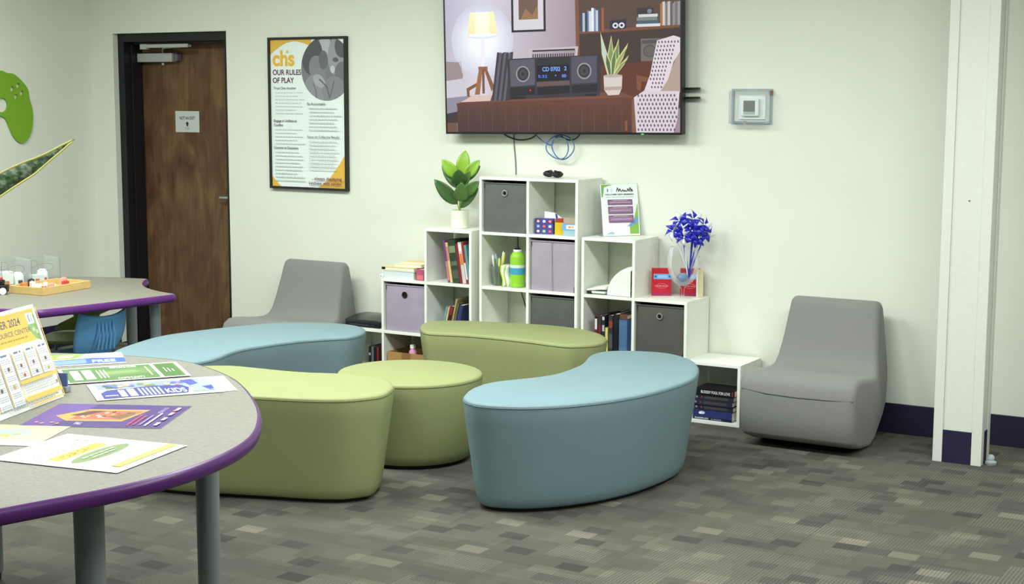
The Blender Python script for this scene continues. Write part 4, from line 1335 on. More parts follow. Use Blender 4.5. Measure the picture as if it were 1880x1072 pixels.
gbx, gby = 1.168, 0.14
gob = empty('glass_goblet', 'large clear glass goblet holding blue pinwheels on the right shelf', 'vase', (gbx, gby, ZR))
ins = [(0.045, 0.0), (0.046, 0.003), (0.012, 0.010), (0.007, 0.02), (0.007, 0.045), (0.020, 0.062), (0.050, 0.085), (0.075, 0.13), (0.086, 0.18), (0.080, 0.24), (0.073, 0.27), (0.0715, 0.27), (0.0785, 0.24), (0.0843, 0.18), (0.0735, 0.131), (0.049, 0.087), (0.018, 0.066), (0.0001, 0.064)]
MB().lathe(ins, 40, cap0=True, cap1=False).build('bowl', glass_mat('goblet_glass', (252, 253, 253), alpha=0.0, ior=1.35, refl=0.35), gob, True, angle=60)
r = empty('glass_ball', 'slate blue glass ball lying in the bottom of the goblet', 'ball', (gbx - 0.003, gby - 0.004, ZR + 0.0975))
MB().sphere((0, 0, 0), 0.031, 24, 14).build('ball', mat('slate_glass', (96, 116, 150), 0.12, 0.6), r, True)
MB().sphere((0.004, -0.001, 0.006), 0.0305, 20, 10, (1, 1, 1)).build('swirl', mat('slate_glass2', (118, 138, 168), 0.15, 0.6), r, True)
M_pb = mat('pinwheel_blue', (34, 36, 178), 0.3, 0.5)
M_ps = mat('pinwheel_silver', (222, 226, 230), 0.25, 0.5)


def pinwheel(label, base, head, face, size=0.05, spin=0.0, silver=1):
    r = empty('pinwheel', label, 'pinwheel', base, group='blue pinwheels in the goblet')
    hd = Vector(head) - Vector(base)
    MB().tube([(0, 0, 0), hd * 0.5, hd], 0.0034, 8).build('stick', M_pb if silver != 2 else M_ps, r, True)
    n_ = Vector(face).normalized()
    u = n_.cross(Vector((0, 0, 1))).normalized()
    v = u.cross(n_)
    for k in range(6):
        a = spin + k * PI / 3
        e1 = u * math.cos(a) + v * math.sin(a)
        e2 = u * math.cos(a + 0.85) + v * math.sin(a + 0.85)
        vs, fs = [], []
        for i in range(6):
            t = i / 5
            # blade: one corner pinned to the hub, body arching forward to the tip
            p0 = hd + n_ * (0.006 + size * 0.28 * math.sin(PI * t)) + e1 * size * (1.12 * t)
            p1 = hd + n_ * 0.004 + e2 * size * 1.2 * t * (1 - 0.42 * t) + n_ * size * 0.10 * math.sin(PI * t)
            vs += [p0, p1]
        fs = [(2 * i, 2 * i + 1, 2 * i + 3, 2 * i + 2) for i in range(5)]
        o = MB().add(vs, fs).build('blade', M_ps if (k == 1 and silver) or (k == 4 and silver == 2) else M_pb, r, True)
        md = o.modifiers.new('t', 'SOLIDIFY'); md.thickness = 0.0008
    MB().sphere(hd + n_ * 0.012, 0.005, 10, 6).build('hub_pin', M_ps, r, True)
    return r


CF = Vector((0.5, -0.85, 0.15))
for i, (dx, dy, dz, fx, fz, sz, lab, sv) in enumerate((
        (-0.055, -0.015, 0.372, -0.4, 0.3, 0.048, 'blue and silver pinwheel highest at the left of the goblet', 1),
        (-0.085, 0.00, 0.318, -0.6, 0.1, 0.046, 'blue and silver pinwheel furthest left in the goblet', 2),
        (0.012, -0.030, 0.322, 0.0, 0.0, 0.056, 'large all blue pinwheel facing forward in the middle of the bunch', 0),
        (0.020, 0.00, 0.378, 0.1, 0.5, 0.050, 'blue pinwheel at the top of the bunch', 1),
        (0.075, -0.01, 0.352, 0.5, 0.3, 0.046, 'blue and silver pinwheel at the upper right of the bunch', 2),
        (0.095, 0.02, 0.312, 0.8, 0.1, 0.046, 'blue pinwheel furthest right in the bunch', 1),
        (0.045, -0.03, 0.290, 0.4, -0.2, 0.048, 'blue pinwheel lowest at the right of the bunch', 0),
        (-0.030, -0.035, 0.292, -0.2, -0.2, 0.044, 'silver edged blue pinwheel lowest at the left of the bunch', 2),
        (0.03, 0.02, 0.338, 0.2, 0.2, 0.05, 'dark blue pinwheel at the heart of the bunch', 0))):
    a = -0.4 + i * 0.7
    base = (gbx + 0.022 + 0.008 * math.cos(a), gby + 0.022 + 0.008 * math.sin(a), ZR + 0.100)
    right = Vector((0.86, 0.5, 0))
    hp = Vector((gbx, gby, ZR)) + right * (dx * 0.95 + 0.028) + Vector((-.5, .86, 0)) * (dy) + Vector((0, 0, dz + 0.032))
    pinwheel(lab, base, hp, CF + right * fx + Vector((0, 0, fz)), sz * 1.08, i * 0.5, sv)


# ------------------------------------------------------------------ modular seating
def ottoman(name, label, pts, h, m, taper=0.055, key=''):
    lp = smooth_loop(pts, 180)
    cen = sum(lp, Vector()) / len(lp)
    lp = [q - cen for q in lp]
    r = empty(name, label, 'ottoman', (cen.x, cen.y, 0), group='padded seats in the play circle')
    rings = [zl(inset(lp, taper + 0.012), 0.018), zl(inset(lp, taper + 0.002), 0.030), zl(inset(lp, taper * 0.92), 0.06)]
    for k in range(1, 7):
        t = k / 7
        rings.append(zl(inset(lp, taper * (1 - t) * 0.92), 0.06 + (h - 0.095) * t))
    rings.append(zl(inset(lp, 0.0), h - 0.026))
    rings.append(zl(inset(lp, 0.0012), h - 0.014))
    body = MB().loft(rings)
    body.build('side_cover', m, r, True, angle=50)
    top = [zl(inset(lp, 0.0016), h - 0.0136), zl(inset(lp, 0.0008), h - 0.009), zl(inset(lp, 0.005), h - 0.003), zl(inset(lp, 0.016), h + 0.0005), zl(inset(lp, 0.028), h + 0.002), zl(inset(lp, 0.042), h + 0.003)]
    MB().loft(top).build('seat_pad', m, r, True, angle=50)
    pip = [(q.x, q.y, h - 0.0138) for q in inset(lp, 0.0)]
    tb = MB()
    ringp = []
    N_ = len(pip)
    for i in range(N_ + 1):
        q = Vector(pip[i % N_])
        t = (Vector(pip[(i + 1) % N_]) - Vector(pip[i % N_ - 1])).normalized()
        o_ = Vector((t.y, -t.x, 0))
        ringp.append([q + o_ * 0.0022 * math.cos(2 * PI * k / 6) + Vector((0, 0, 0.0022 * math.sin(2 * PI * k / 6))) for k in range(6)])
    tb.loft(ringp, True, False, False)
    tb.build('piping', mat(m.name + '_piping', {'aqua_vinyl': (96, 118, 122), 'lime_vinyl': (124, 128, 84)}[m.name], 0.6), r, True)
    MB().loft([zl(inset(lp, taper + 0.03), 0.0), zl(inset(lp, taper + 0.03), 0.0178)]).build('base', M_black, r)
    return r


HB = 0.455
ottoman('curved_ottoman', 'long aqua curved ottoman at the front right of the circle', [(1.145, -1.968), (1.094, -1.867), (1.06, -1.74), (1.068, -1.604), (1.164, -1.427), (1.202, -1.32), (1.206, -1.202), (1.192, -1.05), (1.16, -0.936), (1.12, -0.823), (1.109, -0.705), (1.172, -0.611), (1.329, -0.551), (1.45, -0.566), (1.577, -0.662), (1.69, -0.84), (1.77, -1.099), (1.752, -1.418), (1.692, -1.632), (1.619, -1.779), (1.533, -1.895), (1.433, -1.981), (1.312, -2.03), (1.219, -2.025)], HB, M_blue)
ottoman('curved_ottoman', 'lime green curved ottoman at the back in front of the shelves', [(-0.056, -0.505), (-0.119, -0.384), (-0.113, -0.277), (0.013, -0.189), (0.16, -0.144), (0.46, -0.083), (0.672, -0.098), (0.846, -0.184), (0.969, -0.334), (0.996, -0.476), (0.935, -0.570), (0.851, -0.604), (0.583, -0.573), (0.304, -0.575), (0.093, -0.625), (0.017, -0.592)], HB, M_green)
ottoman('curved_ottoman', 'aqua curved ottoman at the back left of the circle', [(-0.243, -0.731), (-0.35, -0.643), (-0.506, -0.627), (-0.63, -0.668), (-0.792, -0.782), (-0.888, -0.948), (-0.99, -1.268), (-1.013, -1.46), (-0.972, -1.654), (-0.89, -1.88), (-0.77, -2.04), (-0.60, -2.12), (-0.45, -2.09), (-0.367, -1.98), (-0.335, -1.85), (-0.352, -1.74), (-0.392, -1.613), (-0.403, -1.47), (-0.34, -1.204), (-0.254, -1.051), (-0.181, -0.965), (-0.185, -0.844)], HB, M_blue)
ottoman('curved_ottoman', 'lime green curved ottoman nearest the flyer table', [(-0.287, -2.009), (-0.159, -1.900), (0.011, -1.876), (0.150, -1.866), (0.265, -1.842), (0.367, -1.800), (0.50, -1.768), (0.64, -1.795), (0.745, -1.885), (0.797, -1.985), (0.822, -2.062), (0.817, -2.117), (0.756, -2.219), (0.681, -2.275), (0.561, -2.326), (0.427, -2.369), (0.25, -2.43), (0.05, -2.50), (-0.15, -2.52), (-0.30, -2.43), (-0.36, -2.28), (-0.35, -2.12)], HB, M_green)
ottoman('round_ottoman', 'round lime green ottoman in the middle of the circle', [(0.467 + 0.342 * math.cos(2 * PI * k / 24), -1.36 + 0.325 * math.sin(2 * PI * k / 24)) for k in range(24)], 0.40, M_green, 0.05)


# ------------------------------------------------------------------ grey rockers
def rocker(label, loc, rz):
    r = empty('rocker_chair', label, 'chair', loc, rz, group='grey padded rocker chairs')
    # side outline, y from the front (0) to the back, z up
    prof = [(0.015, 0.075), (0.03, 0.055), (0.10, 0.030), (0.20, 0.009), (0.30, 0.0), (0.40, 0.008), (0.50, 0.040), (0.58, 0.095), (0.62, 0.16), (0.635, 0.24), (0.632, 0.34), (0.622, 0.46), (0.608, 0.58), (0.596, 0.648), (0.575, 0.672), (0.548, 0.676), (0.522, 0.664), (0.508, 0.635),
            (0.485, 0.56), (0.455, 0.465), (0.430, 0.395), (0.405, 0.358), (0.37, 0.343), (0.28, 0.345), (0.18, 0.358), (0.10, 0.368), (0.055, 0.365), (0.020, 0.345), (0.004, 0.31), (0.0, 0.26), (0.003, 0.17)]
    n = len(prof)
    P2 = [Vector((a, b, 0)) for a, b in prof]
    cens = sum(P2, Vector()) / n

    def shr(d):
        out = []
        for i in range(n):
            t = (P2[(i + 1) % n] - P2[i - 1]).normalized()
            nn = Vector((-t.y, t.x, 0))
            out.append(P2[i] + nn * d)
        return out

    def hw(y, z):
        t = max(0, min(1, (y - 0.30) / 0.22))
        return 0.287 - 0.034 * t * t * (3 - 2 * t) - 0.026 * max(0, min(1, (z - 0.33) / 0.35)) - 0.012 * max(0, (0.15 - z) / 0.15)
    layers = [(-1, 0.026, 0.0), (-1, 0.013, 0.006), (-1, 0.004, 0.016), (-1, 0.0, 0.032), (-0.5, 0, 0.03), (0.5, 0, 0.03), (1, 0.0, 0.032), (1, 0.004, 0.016), (1, 0.013, 0.006), (1, 0.026, 0.0)]
    rings = []
    for s, d, inn in layers:
        q = shr(d)
        rings.append([(s * (hw(v.x, v.y) - (inn if abs(s) == 1 else 0)), v.x, v.y) for v in q])
    # direction of the outline decides which way is inward
    b = MB().loft(rings)
    b.build('upholstery', M_greyfab, r, True, angle=55)
    sm = MB().tube([(-0.275, 0.004, 0.285), (-0.15, -0.001, 0.272), (0, -0.0015, 0.268), (0.15, -0.001, 0.270), (0.275, 0.004, 0.275)], 0.0022, 6)
    sm.build('seam', mat('seam_grey', (104, 104, 100), .9), r, True)
    return r


rocker('grey padded rocker chair beside the lowest right shelf', (1.985, -0.375, 0.001), 0)
rocker('grey padded rocker chair between the brown door and the left shelf', (-1.262, -0.395, 0.001), 0)


# ------------------------------------------------------------------ tables
def linen_mat():
    return mat('linen_laminate', (130, 128, 114), 0.5, 0.35, var=0.22, scale=55, stretch=(1, 7, 1))


def table(label, pts, z, legs, lr, th_=0.040, n=140):
    lp = smooth_loop(pts, n)
    cen = sum(lp, Vector()) / len(lp)
    lp = [q - cen for q in lp]
    r = empty('activity_table', label, 'table', (cen.x, cen.y, 0))
    MB().loft([zl(inset(lp, 0.010), z - th_ + 0.003), zl(inset(lp, 0.010), z)]).build('table_top', linen_mat(), r)
    # bull-nosed edge band
    prof = []
    for k in range(9):
        a = -PI / 2 + PI * k / 8
        prof.append((0.0095 - 0.013 * math.cos(a) + 0.0, z - th_ / 2 + (th_ / 2 + 0.0006) * math.sin(a)))
    rings = [zl(inset(lp, d), zz_) for d, zz_ in prof]
    MB().loft(rings, True, False, False).build('edge_band', M_purple, r, True, angle=70)
    MB().loft([zl(inset(lp, 0.0097), z - th_), zl(inset(lp, 0.0097), z - th_ + 0.0028)]).build('underside', mat('table_under', (60, 58, 62), .7), r)
    for (x, y) in legs:
        g = MB().lathe([(lr * 0.92, 0.03), (lr * 0.95, 0.035), (lr, z - th_ - 0.03), (lr, z - th_ - 0.0005)], 28)
        o = g.build('leg', M_gleg, r, True)
        o.location = (x - cen.x, y - cen.y, 0)
        f_ = MB().lathe([(lr * 0.6, 0.0), (lr * 0.75, 0.006), (lr * 0.75, 0.02), (lr * 0.85, 0.0298)], 20).build('foot', M_black, o, True)
        pl = MB().box(-lr * 1.5, lr * 1.5, -lr * 1.5, lr * 1.5, z - th_ - 0.006, z - th_ - 0.0006).build('mount_plate', M_gleg, o, bevel=0.002)
    return r


ZT = 0.740
table('round ended activity table with purple edge in the near left foreground', [(0.40, -3.155), (0.68, -3.105), (0.92, -3.185), (1.128, -3.305), (1.375, -3.516), (1.545, -3.695), (1.69, -3.90), (1.762, -4.10), (1.785, -4.30), (1.76, -4.50), (1.70, -4.70), (1.62, -4.92), (1.40, -5.10), (0.9, -5.12), (0.3, -4.9), (-0.05, -4.5), (-0.2, -4.0), (-0.1, -3.5), (0.12, -3.27)], ZT, [(1.535, -4.36), (1.075, -3.413), (0.25, -3.6), (0.7, -4.75)], 0.039)
hx = []
ZF = 0.63
HXC = [(-1.753, -0.76), (-1.136, -1.183), (-1.285, -1.99), (-1.95, -2.42), (-2.62, -2.05), (-2.52, -1.20)]
conc = [True, False, True, False, True, False]
for i in range(6):
    a, b = Vector(HXC[i] + (0,)), Vector(HXC[(i + 1) % 6] + (0,))
    e = b - a
    nn = Vector((e.y, -e.x, 0)).normalized()
    ctr_ = Vector((-1.88, -1.60, 0))
    if (ctr_ - a).dot(nn) < 0: nn = -nn
    d = 0.085 if conc[i] else (-0.012 if i == 1 else -0.06)
    for t in (0.0, 0.04, 0.12, 0.3, 0.5, 0.7, 0.88, 0.96):
        s = math.sin(PI * t) if 0.04 < t < 0.96 else 0
        q = a + e * t + nn * d * s
        hx.append((q.x, q.y))
table('purple edged activity table with scooped sides near the brown door', hx, ZF, [(-1.275, -1.205), (-1.72, -0.93), (-1.42, -1.93), (-2.45, -1.95), (-2.40, -1.25)], 0.029, n=200)
o = tag(MB().lathe([(0.008, 0), (0.0085, 0.002), (0.006, 0.004), (0.0001, 0.0045)], 14).build('edge_sticker', mat('sticker_pale', (230, 214, 206), .5), None), 'tiny pale button stuck on the purple edge of the far table', 'sticker')
o.location = (-1.187, -1.50, 0.614); o.rotation_euler = (0, PI / 2, 0)


# ------------------------------------------------------------------ school chairs
def shell_chair(label, loc, rz, rgb, key, seat_z, top_z, width, waist=False):
    r = empty('school_chair', label, 'chair', loc, rz, group='moulded school chairs at the far table')
    m = mat('shell_' + key, rgb, 0.4, 0.4)
    ny, nx = 16, 16
    vs, fs = [], []
    for j in range(ny + 1):
        v = j / ny
        z = seat_z + 0.015 + (top_z - seat_z - 0.015) * v
        if waist:
            hwv = width * (0.5 - 0.30 * math.exp(-((v - 0.33) / 0.15) ** 2))
        else:
            hwv = width * (0.36 + 0.16 * math.sin(PI * min(1, 0.12 + v * 0.62)))
            if v < 0.2: hwv *= 0.75 + 0.25 * v / 0.2
        for i in range(nx + 1):
            u = -1 + 2 * i / nx
            x = hwv * u
            y = 0.035 * (1 - u * u) + 0.06 * v - (0.05 * (1 - v) ** 3)
            zz_ = z - (0.026 * (1 - u * u) if j == ny else 0.026 * (1 - u * u) * v)
            if not waist and abs(u) < 0.42 and 0.02 < v < 0.9 and i % 2 == 0: y -= 0.004
            vs.append((x, y, zz_))
    for j in range(ny):
        for i in range(nx):
            a = j * (nx + 1) + i
            fs.append((a, a + 1, a + nx + 2, a + nx + 1))
    o = MB().add(vs, fs).build('backrest', m, r, True, angle=50)
    md = o.modifiers.new('t', 'SOLIDIFY'); md.thickness = 0.009; md.offset = 0
    if not waist:
        for k in range(5):
            x = (-0.17 + 0.085 * k) * width
            MB().tube([(x, 0.047 + 0.036 - 0.2 * x * x, seat_z + 0.25 * (top_z - seat_z)), (x * 0.9, 0.064 + 0.036, seat_z + 0.55 * (top_z - seat_z)), (x * 0.9, 0.083, seat_z + 0.84 * (top_z - seat_z))], 0.0042, 6).build('rib', m, r, True)
    outl = []
    for k in range(48):
        a = 2 * PI * k / 48
        cx_, sy_ = math.cos(a), math.sin(a)
        outl.append(Vector((width * 0.56 * math.copysign(abs(cx_) ** 0.55, cx_), -0.19 + 0.20 * math.copysign(abs(sy_) ** 0.6, sy_), 0)))
    MB().loft([zl(inset(outl, 0.012), seat_z - 0.012), zl(outl, seat_z - 0.003), zl(inset(outl, 0.003), seat_z + 0.006), zl(inset(outl, 0.03), seat_z + 0.004)]).build('seat', m, r, True, angle=60)
    for sx in (-1, 1):
        for yy, y2 in ((-0.34, -0.32), (-0.06, -0.02)):
            MB().tube([(sx * width * 0.40, (yy + -0.19) / 2, seat_z - 0.0125), (sx * width * 0.46, yy * .9, seat_z - 0.05), (sx * width * 0.58, y2 * 1.08, 0.006)], 0.010, 10).build('leg', M_gleg, r, True)
    return r


shell_chair('blue moulded chair pushed under the far purple edged table', (-1.415, -1.49, 0.0), math.radians(-101), (118, 186, 238), 'blue', 0.30, 0.566, 0.285)
shell_chair('olive green moulded chair behind the far purple edged table', (-2.01, -0.995, 0.0), math.radians(32), (176, 196, 112), 'olive', 0.335, 0.575, 0.34, True)

# ------------------------------------------------------------------ things on the far table
zt = ZF + 0.0012
tr = empty('wooden_tray', 'pale wooden tray full of small building pieces on the far table', 'tray', (-1.675, -1.60, zt), math.radians(95))
M_pine = mat('pine', (204, 176, 112), 0.6, 0.25, var=0.10, scale=25, stretch=(1, 1, 5))
TLx, TLy, THz = 0.36, 0.24, 0.04
for nm, bb in (('tray_side', (0, TLx, 0, 0.012, 0, THz)), ('tray_side', (0, TLx, TLy - 0.012, TLy, 0, THz)), ('tray_side', (0, 0.012, 0.0122, TLy - 0.0122, 0, THz)), ('tray_side', (TLx - 0.012, TLx, 0.0122, TLy - 0.0122, 0, THz)), ('tray_bottom', (0.0122, TLx - 0.0122, 0.0122, TLy - 0.0122, 0, 0.006))):
    MB().box(*bb).build(nm, M_pine, tr, bevel=0.001)
rg = random.Random(11)
Mtr = Matrix.Translation((-1.675, -1.60, zt)) @ Matrix.Rotation(math.radians(95), 4, 'Z')
cl = [((236, 236, 228), 'white'), ((206, 70, 70), 'red'), ((226, 170, 160), 'pink'), ((214, 130, 60), 'orange'), ((60, 60, 66), 'black'), ((236, 232, 214), 'cream')]
spots = [('red', 'nearest the tray corner'), ('pink', 'beside the nearest red one'), ('white', 'in the near left of the tray'), ('cream', 'long, across the middle of the tray'), ('red', 'in the far right of the tray'), ('pink', 'against the far right side of the tray'),
         ('white', 'in the middle of the tray'), ('orange', 'at the left of the tray'), ('black', 'at the far left of the tray'), ('white', 'topmost at the left of the tray')]
xy = [(0.06, 0.05), (0.10, 0.04), (0.05, 0.12), (0.15, 0.10), (0.23, 0.06), (0.26, 0.10), (0.14, 0.16), (0.06, 0.19), (0.13, 0.205), (0.2, 0.17)]
for i, ((cn, where), (lx, ly)) in enumerate(zip(spots, xy)):
    rgb = dict((b_, a) for a, b_ in cl)[cn]
    q = Mtr @ Vector((lx, ly, 0.0065))
    ln = 0.075 if cn == 'cream' else 0.034
    r = empty('building_piece', '%s building piece %s' % (cn, where), 'toy piece', q, rg.uniform(0, 3), group='building pieces in the wooden tray')
    hz = 0.030 + 0.012 * (i % 3)
    MB().box(-ln / 2, ln / 2, -0.011, 0.011, 0, hz).build('block', mat('toy_' + cn, rgb, 0.35, 0.45), r, bevel=0.0015)
    for k in (-1, 1):
        MB().lathe([(0.0045, hz + 0.0002), (0.0045, hz + 0.004), (0.0001, hz + 0.0042)], 10, (k * ln / 4, 0, 0)).build('stud', mat('toy_' + cn, rgb), r)
ac = empty('acrylic_bin', 'clear acrylic box with oval handle holes on the far table', 'box', (-2.10, -1.30, zt), math.radians(73))
AL, AD, AH = 0.34, 0.20, 0.135
M_acr = glass_mat('acrylic', (247, 249, 248), alpha=0.025, ior=1.3, refl=0.35)
M_acre = mat('acrylic_edge', (120, 126, 122), 0.3)


def oval(cx_, cz_, a, b_, n=28):
    return [(cx_ + a * math.copysign(abs(math.cos(2 * PI * k / n)) ** 0.7, math.cos(2 * PI * k / n)), cz_ + b_ * math.sin(2 * PI * k / n)) for k in range(n)]


for y in (0, AD):
    MB().plate([(-AL / 2, 0), (AL / 2, 0), (AL / 2, AH), (-AL / 2, AH)], [oval(-AL / 4, AH * 0.66, 0.045, 0.02), oval(AL / 4, AH * 0.66, 0.045, 0.02)], lambda a, b_, d, y=y: (a, y + d, b_), 0.003).build('long_wall', M_acr, ac)
    for sx in (-1, 1):
        rim = [Vector((sx * AL / 4 + q[0], y - 0.0005, q[1])) for q in [(a, b_) for a, b_ in oval(0, AH * 0.66, 0.045, 0.02)]]
        MB().tube(rim + [rim[0]], 0.0012, 5).build('handle_rim', M_acre, ac)
for x in (-AL / 2, AL / 2 - 0.003, -0.0015):
    MB().box(x, x + 0.003, 0.0032, AD - 0.0002, 0, AH).build('cross_wall', M_acr, ac)
for x in (-AL / 2, AL / 2 - 0.003, 0):
    MB().tube([(x + 0.0015, -0.0012, 0), (x + 0.0015, -0.0012, AH)], 0.0014, 6).build('corner_edge', M_acre, ac)
Mac = Matrix.Translation((-2.10, -1.30, zt)) @ Matrix.Rotation(math.radians(73), 4, 'Z')
for i, (x, y, sx_, sy_, hz, rgb, lab) in enumerate(((-0.12, 0.07, 0.06, 0.05, 0.072, (238, 240, 232), 'white bag shaped pile leftmost in the acrylic box'), (-0.05, 0.06, 0.05, 0.05, 0.064, (240, 240, 236), 'white bundle left of the acrylic divider'), (0.05, 0.05, 0.07, 0.03, 0.045, (232, 236, 228), 'white carton right of the acrylic divider'), (0.11, 0.10, 0.05, 0.05, 0.066, (240, 242, 240), 'white bundle at the right end of the acrylic box'))):
    q = Mac @ Vector((x, y, 0.001))
    r = empty('white_bundle', lab, 'bundle', q, math.radians(73), group='white contents of the acrylic box')
    rr_ = random.Random(i)
    if i % 2 == 0:
        MB().box(-sx_ * .62, sx_ * .62, -sy_ * .585, sy_ * .6, 0, hz).build('wrap', mat('bundle_%d' % i, rgb, .6), r, bevel=0.004)
    else:
        rings = []
        for k in range(7):
            t = k / 6
            sc_ = math.sqrt(max(0.1, 1 - (t * 0.92) ** 5))
            rings.append([(sx_ * sc_ * math.copysign(abs(math.cos(2 * PI * j / 16)) ** .6, math.cos(2 * PI * j / 16)) * rr_.uniform(.9, 1) * .6, sy_ * sc_ * math.copysign(abs(math.sin(2 * PI * j / 16)) ** .6, math.sin(2 * PI * j / 16)) * .58, hz * t) for j in range(16)])
        MB().loft(rings).build('wrap', mat('bundle_%d' % i, rgb, .6), r, True)
    MB().box(-0.012, 0.012, -sy_ * 0.62, -sy_ * 0.585, 0.004, 0.022).build('label_patch', mat('toy_' + ('orange', 'black', 'orange', 'red')[i], (200, 120, 60)), r)
rb_ = empty('toy_car', 'black toy with white wheels at the left edge of the far table', 'toy', (-1.92, -1.68, zt), math.radians(30))
MB().box(-0.05, 0.05, -0.022, 0.022, 0.012, 0.05).box(-0.025, 0.03, -0.02, 0.02, 0.05, 0.075).build('body', M_black, rb_, bevel=0.005)
for sx in (-0.03, 0.03):
    for sy in (-0.028, 0.0225):
        MB().tube([(sx, sy, 0.018), (sx, sy + 0.0055, 0.018)], 0.018, 16).build('wheel', M_paper, rb_, True)
MB().box(-0.02, 0.02, -0.015, 0.015, 0.0755, 0.088).build('roof_light', mat('toy_red', (206, 70, 70)), rb_, bevel=0.002)


# ------------------------------------------------------------------ flyers on the near table
def sheet(label, ctr, ang, L_, W_, lift, art, name='flyer', thick=0.0006):
    r = empty(name, label, 'flyer', (ctr[0], ctr[1], ZT + 0.001 + lift), math.radians(ang), group='flyers on the near table')
    MB().box(-L_ / 2, L_ / 2, -W_ / 2, W_ / 2, 0, thick).build('paper', M_paper, r)
    pp = Print(lambda x, y, d: (-L_ / 2 + x * L_, W_ / 2 - y * W_, thick + 0.00005 + d))
    art(pp)
    pp.build('artwork', r, rough=0.4)
    return r


RW = random.Random(21)


def turned(p):
    q = p.to3
    p.to3 = lambda x, y, d: q(y, 1 - x, d)
    return q


def art_purple(p):
    p.rect(0, 0, 1, 1, (72, 44, 118)).poly([(0, 0), (0.30, 0), (0.22, 1), (0, 1)], (104, 74, 152))
    p.poly([(0.13, 0.55), (0.30, 0.24), (0.74, 0.22), (0.66, 0.74), (0.26, 0.76)], (232, 166, 78)).poly([(0.29, 0.30), (0.72, 0.28), (0.64, 0.68), (0.27, 0.70)], (206, 104, 78))
    p.poly([(0.22, 0.52), (0.34, 0.3), (0.44, 0.3), (0.32, 0.55)], (92, 58, 40)).poly([(0.5, 0.55), (0.66, 0.33), (0.68, 0.45), (0.62, 0.66)], (120, 96, 46))
    for k in range(16):
        p.ell(0.32 + RW.random() * 0.3, 0.34 + RW.random() * 0.3, 0.016, 0.03, RW.choice([(236, 214, 196), (178, 60, 50), (70, 40, 40), (226, 190, 90), (190, 80, 60)]), n=8)
    for (x, y) in ((0.08, .86), (0.13, .9), (0.19, .86), (.24, .9)):
        p.ell(x, y, 0.014, 0.03, (222, 150, 110), n=8)
    p.text('FALL', 0.36, 0.92, 0.09, (236, 236, 240), 0.02, 0.05)
    p.ell(0.93, 0.24, 0.018, 0.045, (214, 120, 90), n=10)
    back = turned(p)
    p.text('JOIN US', 0.62, 0.86, 0.035, (190, 176, 214), 0.01, 0.26)
    p.words(0.08, 0.55, 0.735, 0.016, (206, 70, 90), RW).words(0.10, 0.50, 0.775, 0.016, (206, 70, 90), RW)
    p.words(0.10, 0.52, 0.82, 0.014, (170, 158, 200), RW).words(0.06, 0.60, 0.865, 0.016, (236, 236, 240), RW)
    for k in range(4): p.rect(0.08 + k * 0.22, 0.93, 0.20 + k * 0.22, 0.955, (238, 238, 242))
    p.to3 = back


def art_green(p):
    p.rect(0.03, 0.04, 0.97, 0.96, (96, 134, 74))
    p.rect(0.76, 0.04, 0.79, 0.96, (226, 234, 218)).rect(0.80, 0.10, 0.95, 0.90, (84, 122, 62))
    p.poly([(0.28, 0.3), (0.74, 0.2), (0.76, 0.6), (0.3, 0.75)], (112, 146, 88)).poly([(0.3, 0.4), (0.6, 0.35), (0.66, 0.5), (0.32, 0.6)], (136, 164, 104))
    for (x0, x1) in ((0.08, 0.15), (0.175, 0.255)):
        p.rect(x0, 0.2, x1, 0.82, (236, 242, 226))
        for k in range(5): p.rect(x0 + 0.01, 0.28 + k * 0.1, x1 - 0.01, 0.31 + k * 0.1, (150, 176, 130))
    for k in range(3): p.rect(0.29 + k * 0.03, 0.25, 0.302 + k * 0.03, 0.8, (222, 236, 206))
    p.text('RESOURCE GUIDE', 0.42, 0.2, 0.12, (234, 242, 226), 0.02, 0.22)
    p.text('COMMUNITY', 0.42, 0.94, 0.12, (234, 242, 226), 0.02, 0.22)
    p.rect(0.70, 0.2, 0.715, 0.8, (206, 222, 170))
    for k in range(3): p.rect(0.84 + k * 0.03, 0.35 + .06 * k, 0.85 + k * 0.03, 0.65, (226, 236, 214))


def art_blue(p):
    p.poly([(0.06, 0.06), (0.9, 0.06), (0.9, 0.30), (0.06, 0.40)], (150, 164, 176))
    for k in range(26):
        p.ell(0.1 + RW.random() * 0.75, 0.14 + RW.random() * 0.2, 0.03, 0.07, RW.choice([(120, 144, 90), (206, 176, 140), (110, 120, 190), (96, 110, 170), (196, 150, 140), (90, 120, 84)]), n=9)
    p.poly([(0.06, 0.62), (0.12, 0.46), (0.5, 0.36), (0.72, 0.42), (0.76, 0.6), (0.72, 0.9), (0.06, 0.94)], (66, 72, 150))
    p.poly([(0.72, 0.36), (0.94, 0.12), (0.96, 0.86), (0.76, 0.86), (0.8, 0.6)], (164, 214, 228)).poly([(0.74, 0.14), (0.84, 0.08), (0.86, 0.4), (0.78, 0.5)], (84, 88, 170)).poly([(0.86, 0.6), (0.95, 0.54), (0.94, 0.78), (0.9, 0.84)], (72, 76, 160))
    p.rect(0.2, 0.5, 0.25, 0.9, (236, 240, 246)).rect(0.27, 0.46, 0.33, 0.9, (226, 232, 244))
    for k in range(6): p.rect(0.36 + k * 0.032, 0.46, 0.375 + k * 0.032, 0.9, (222, 228, 244))
    p.text('KIDS', 0.56, 0.86, 0.26, (236, 240, 248), 0.02, 0.16)
    p.words(0.08, 0.18, 0.78, 0.05, (226, 230, 244), RW)


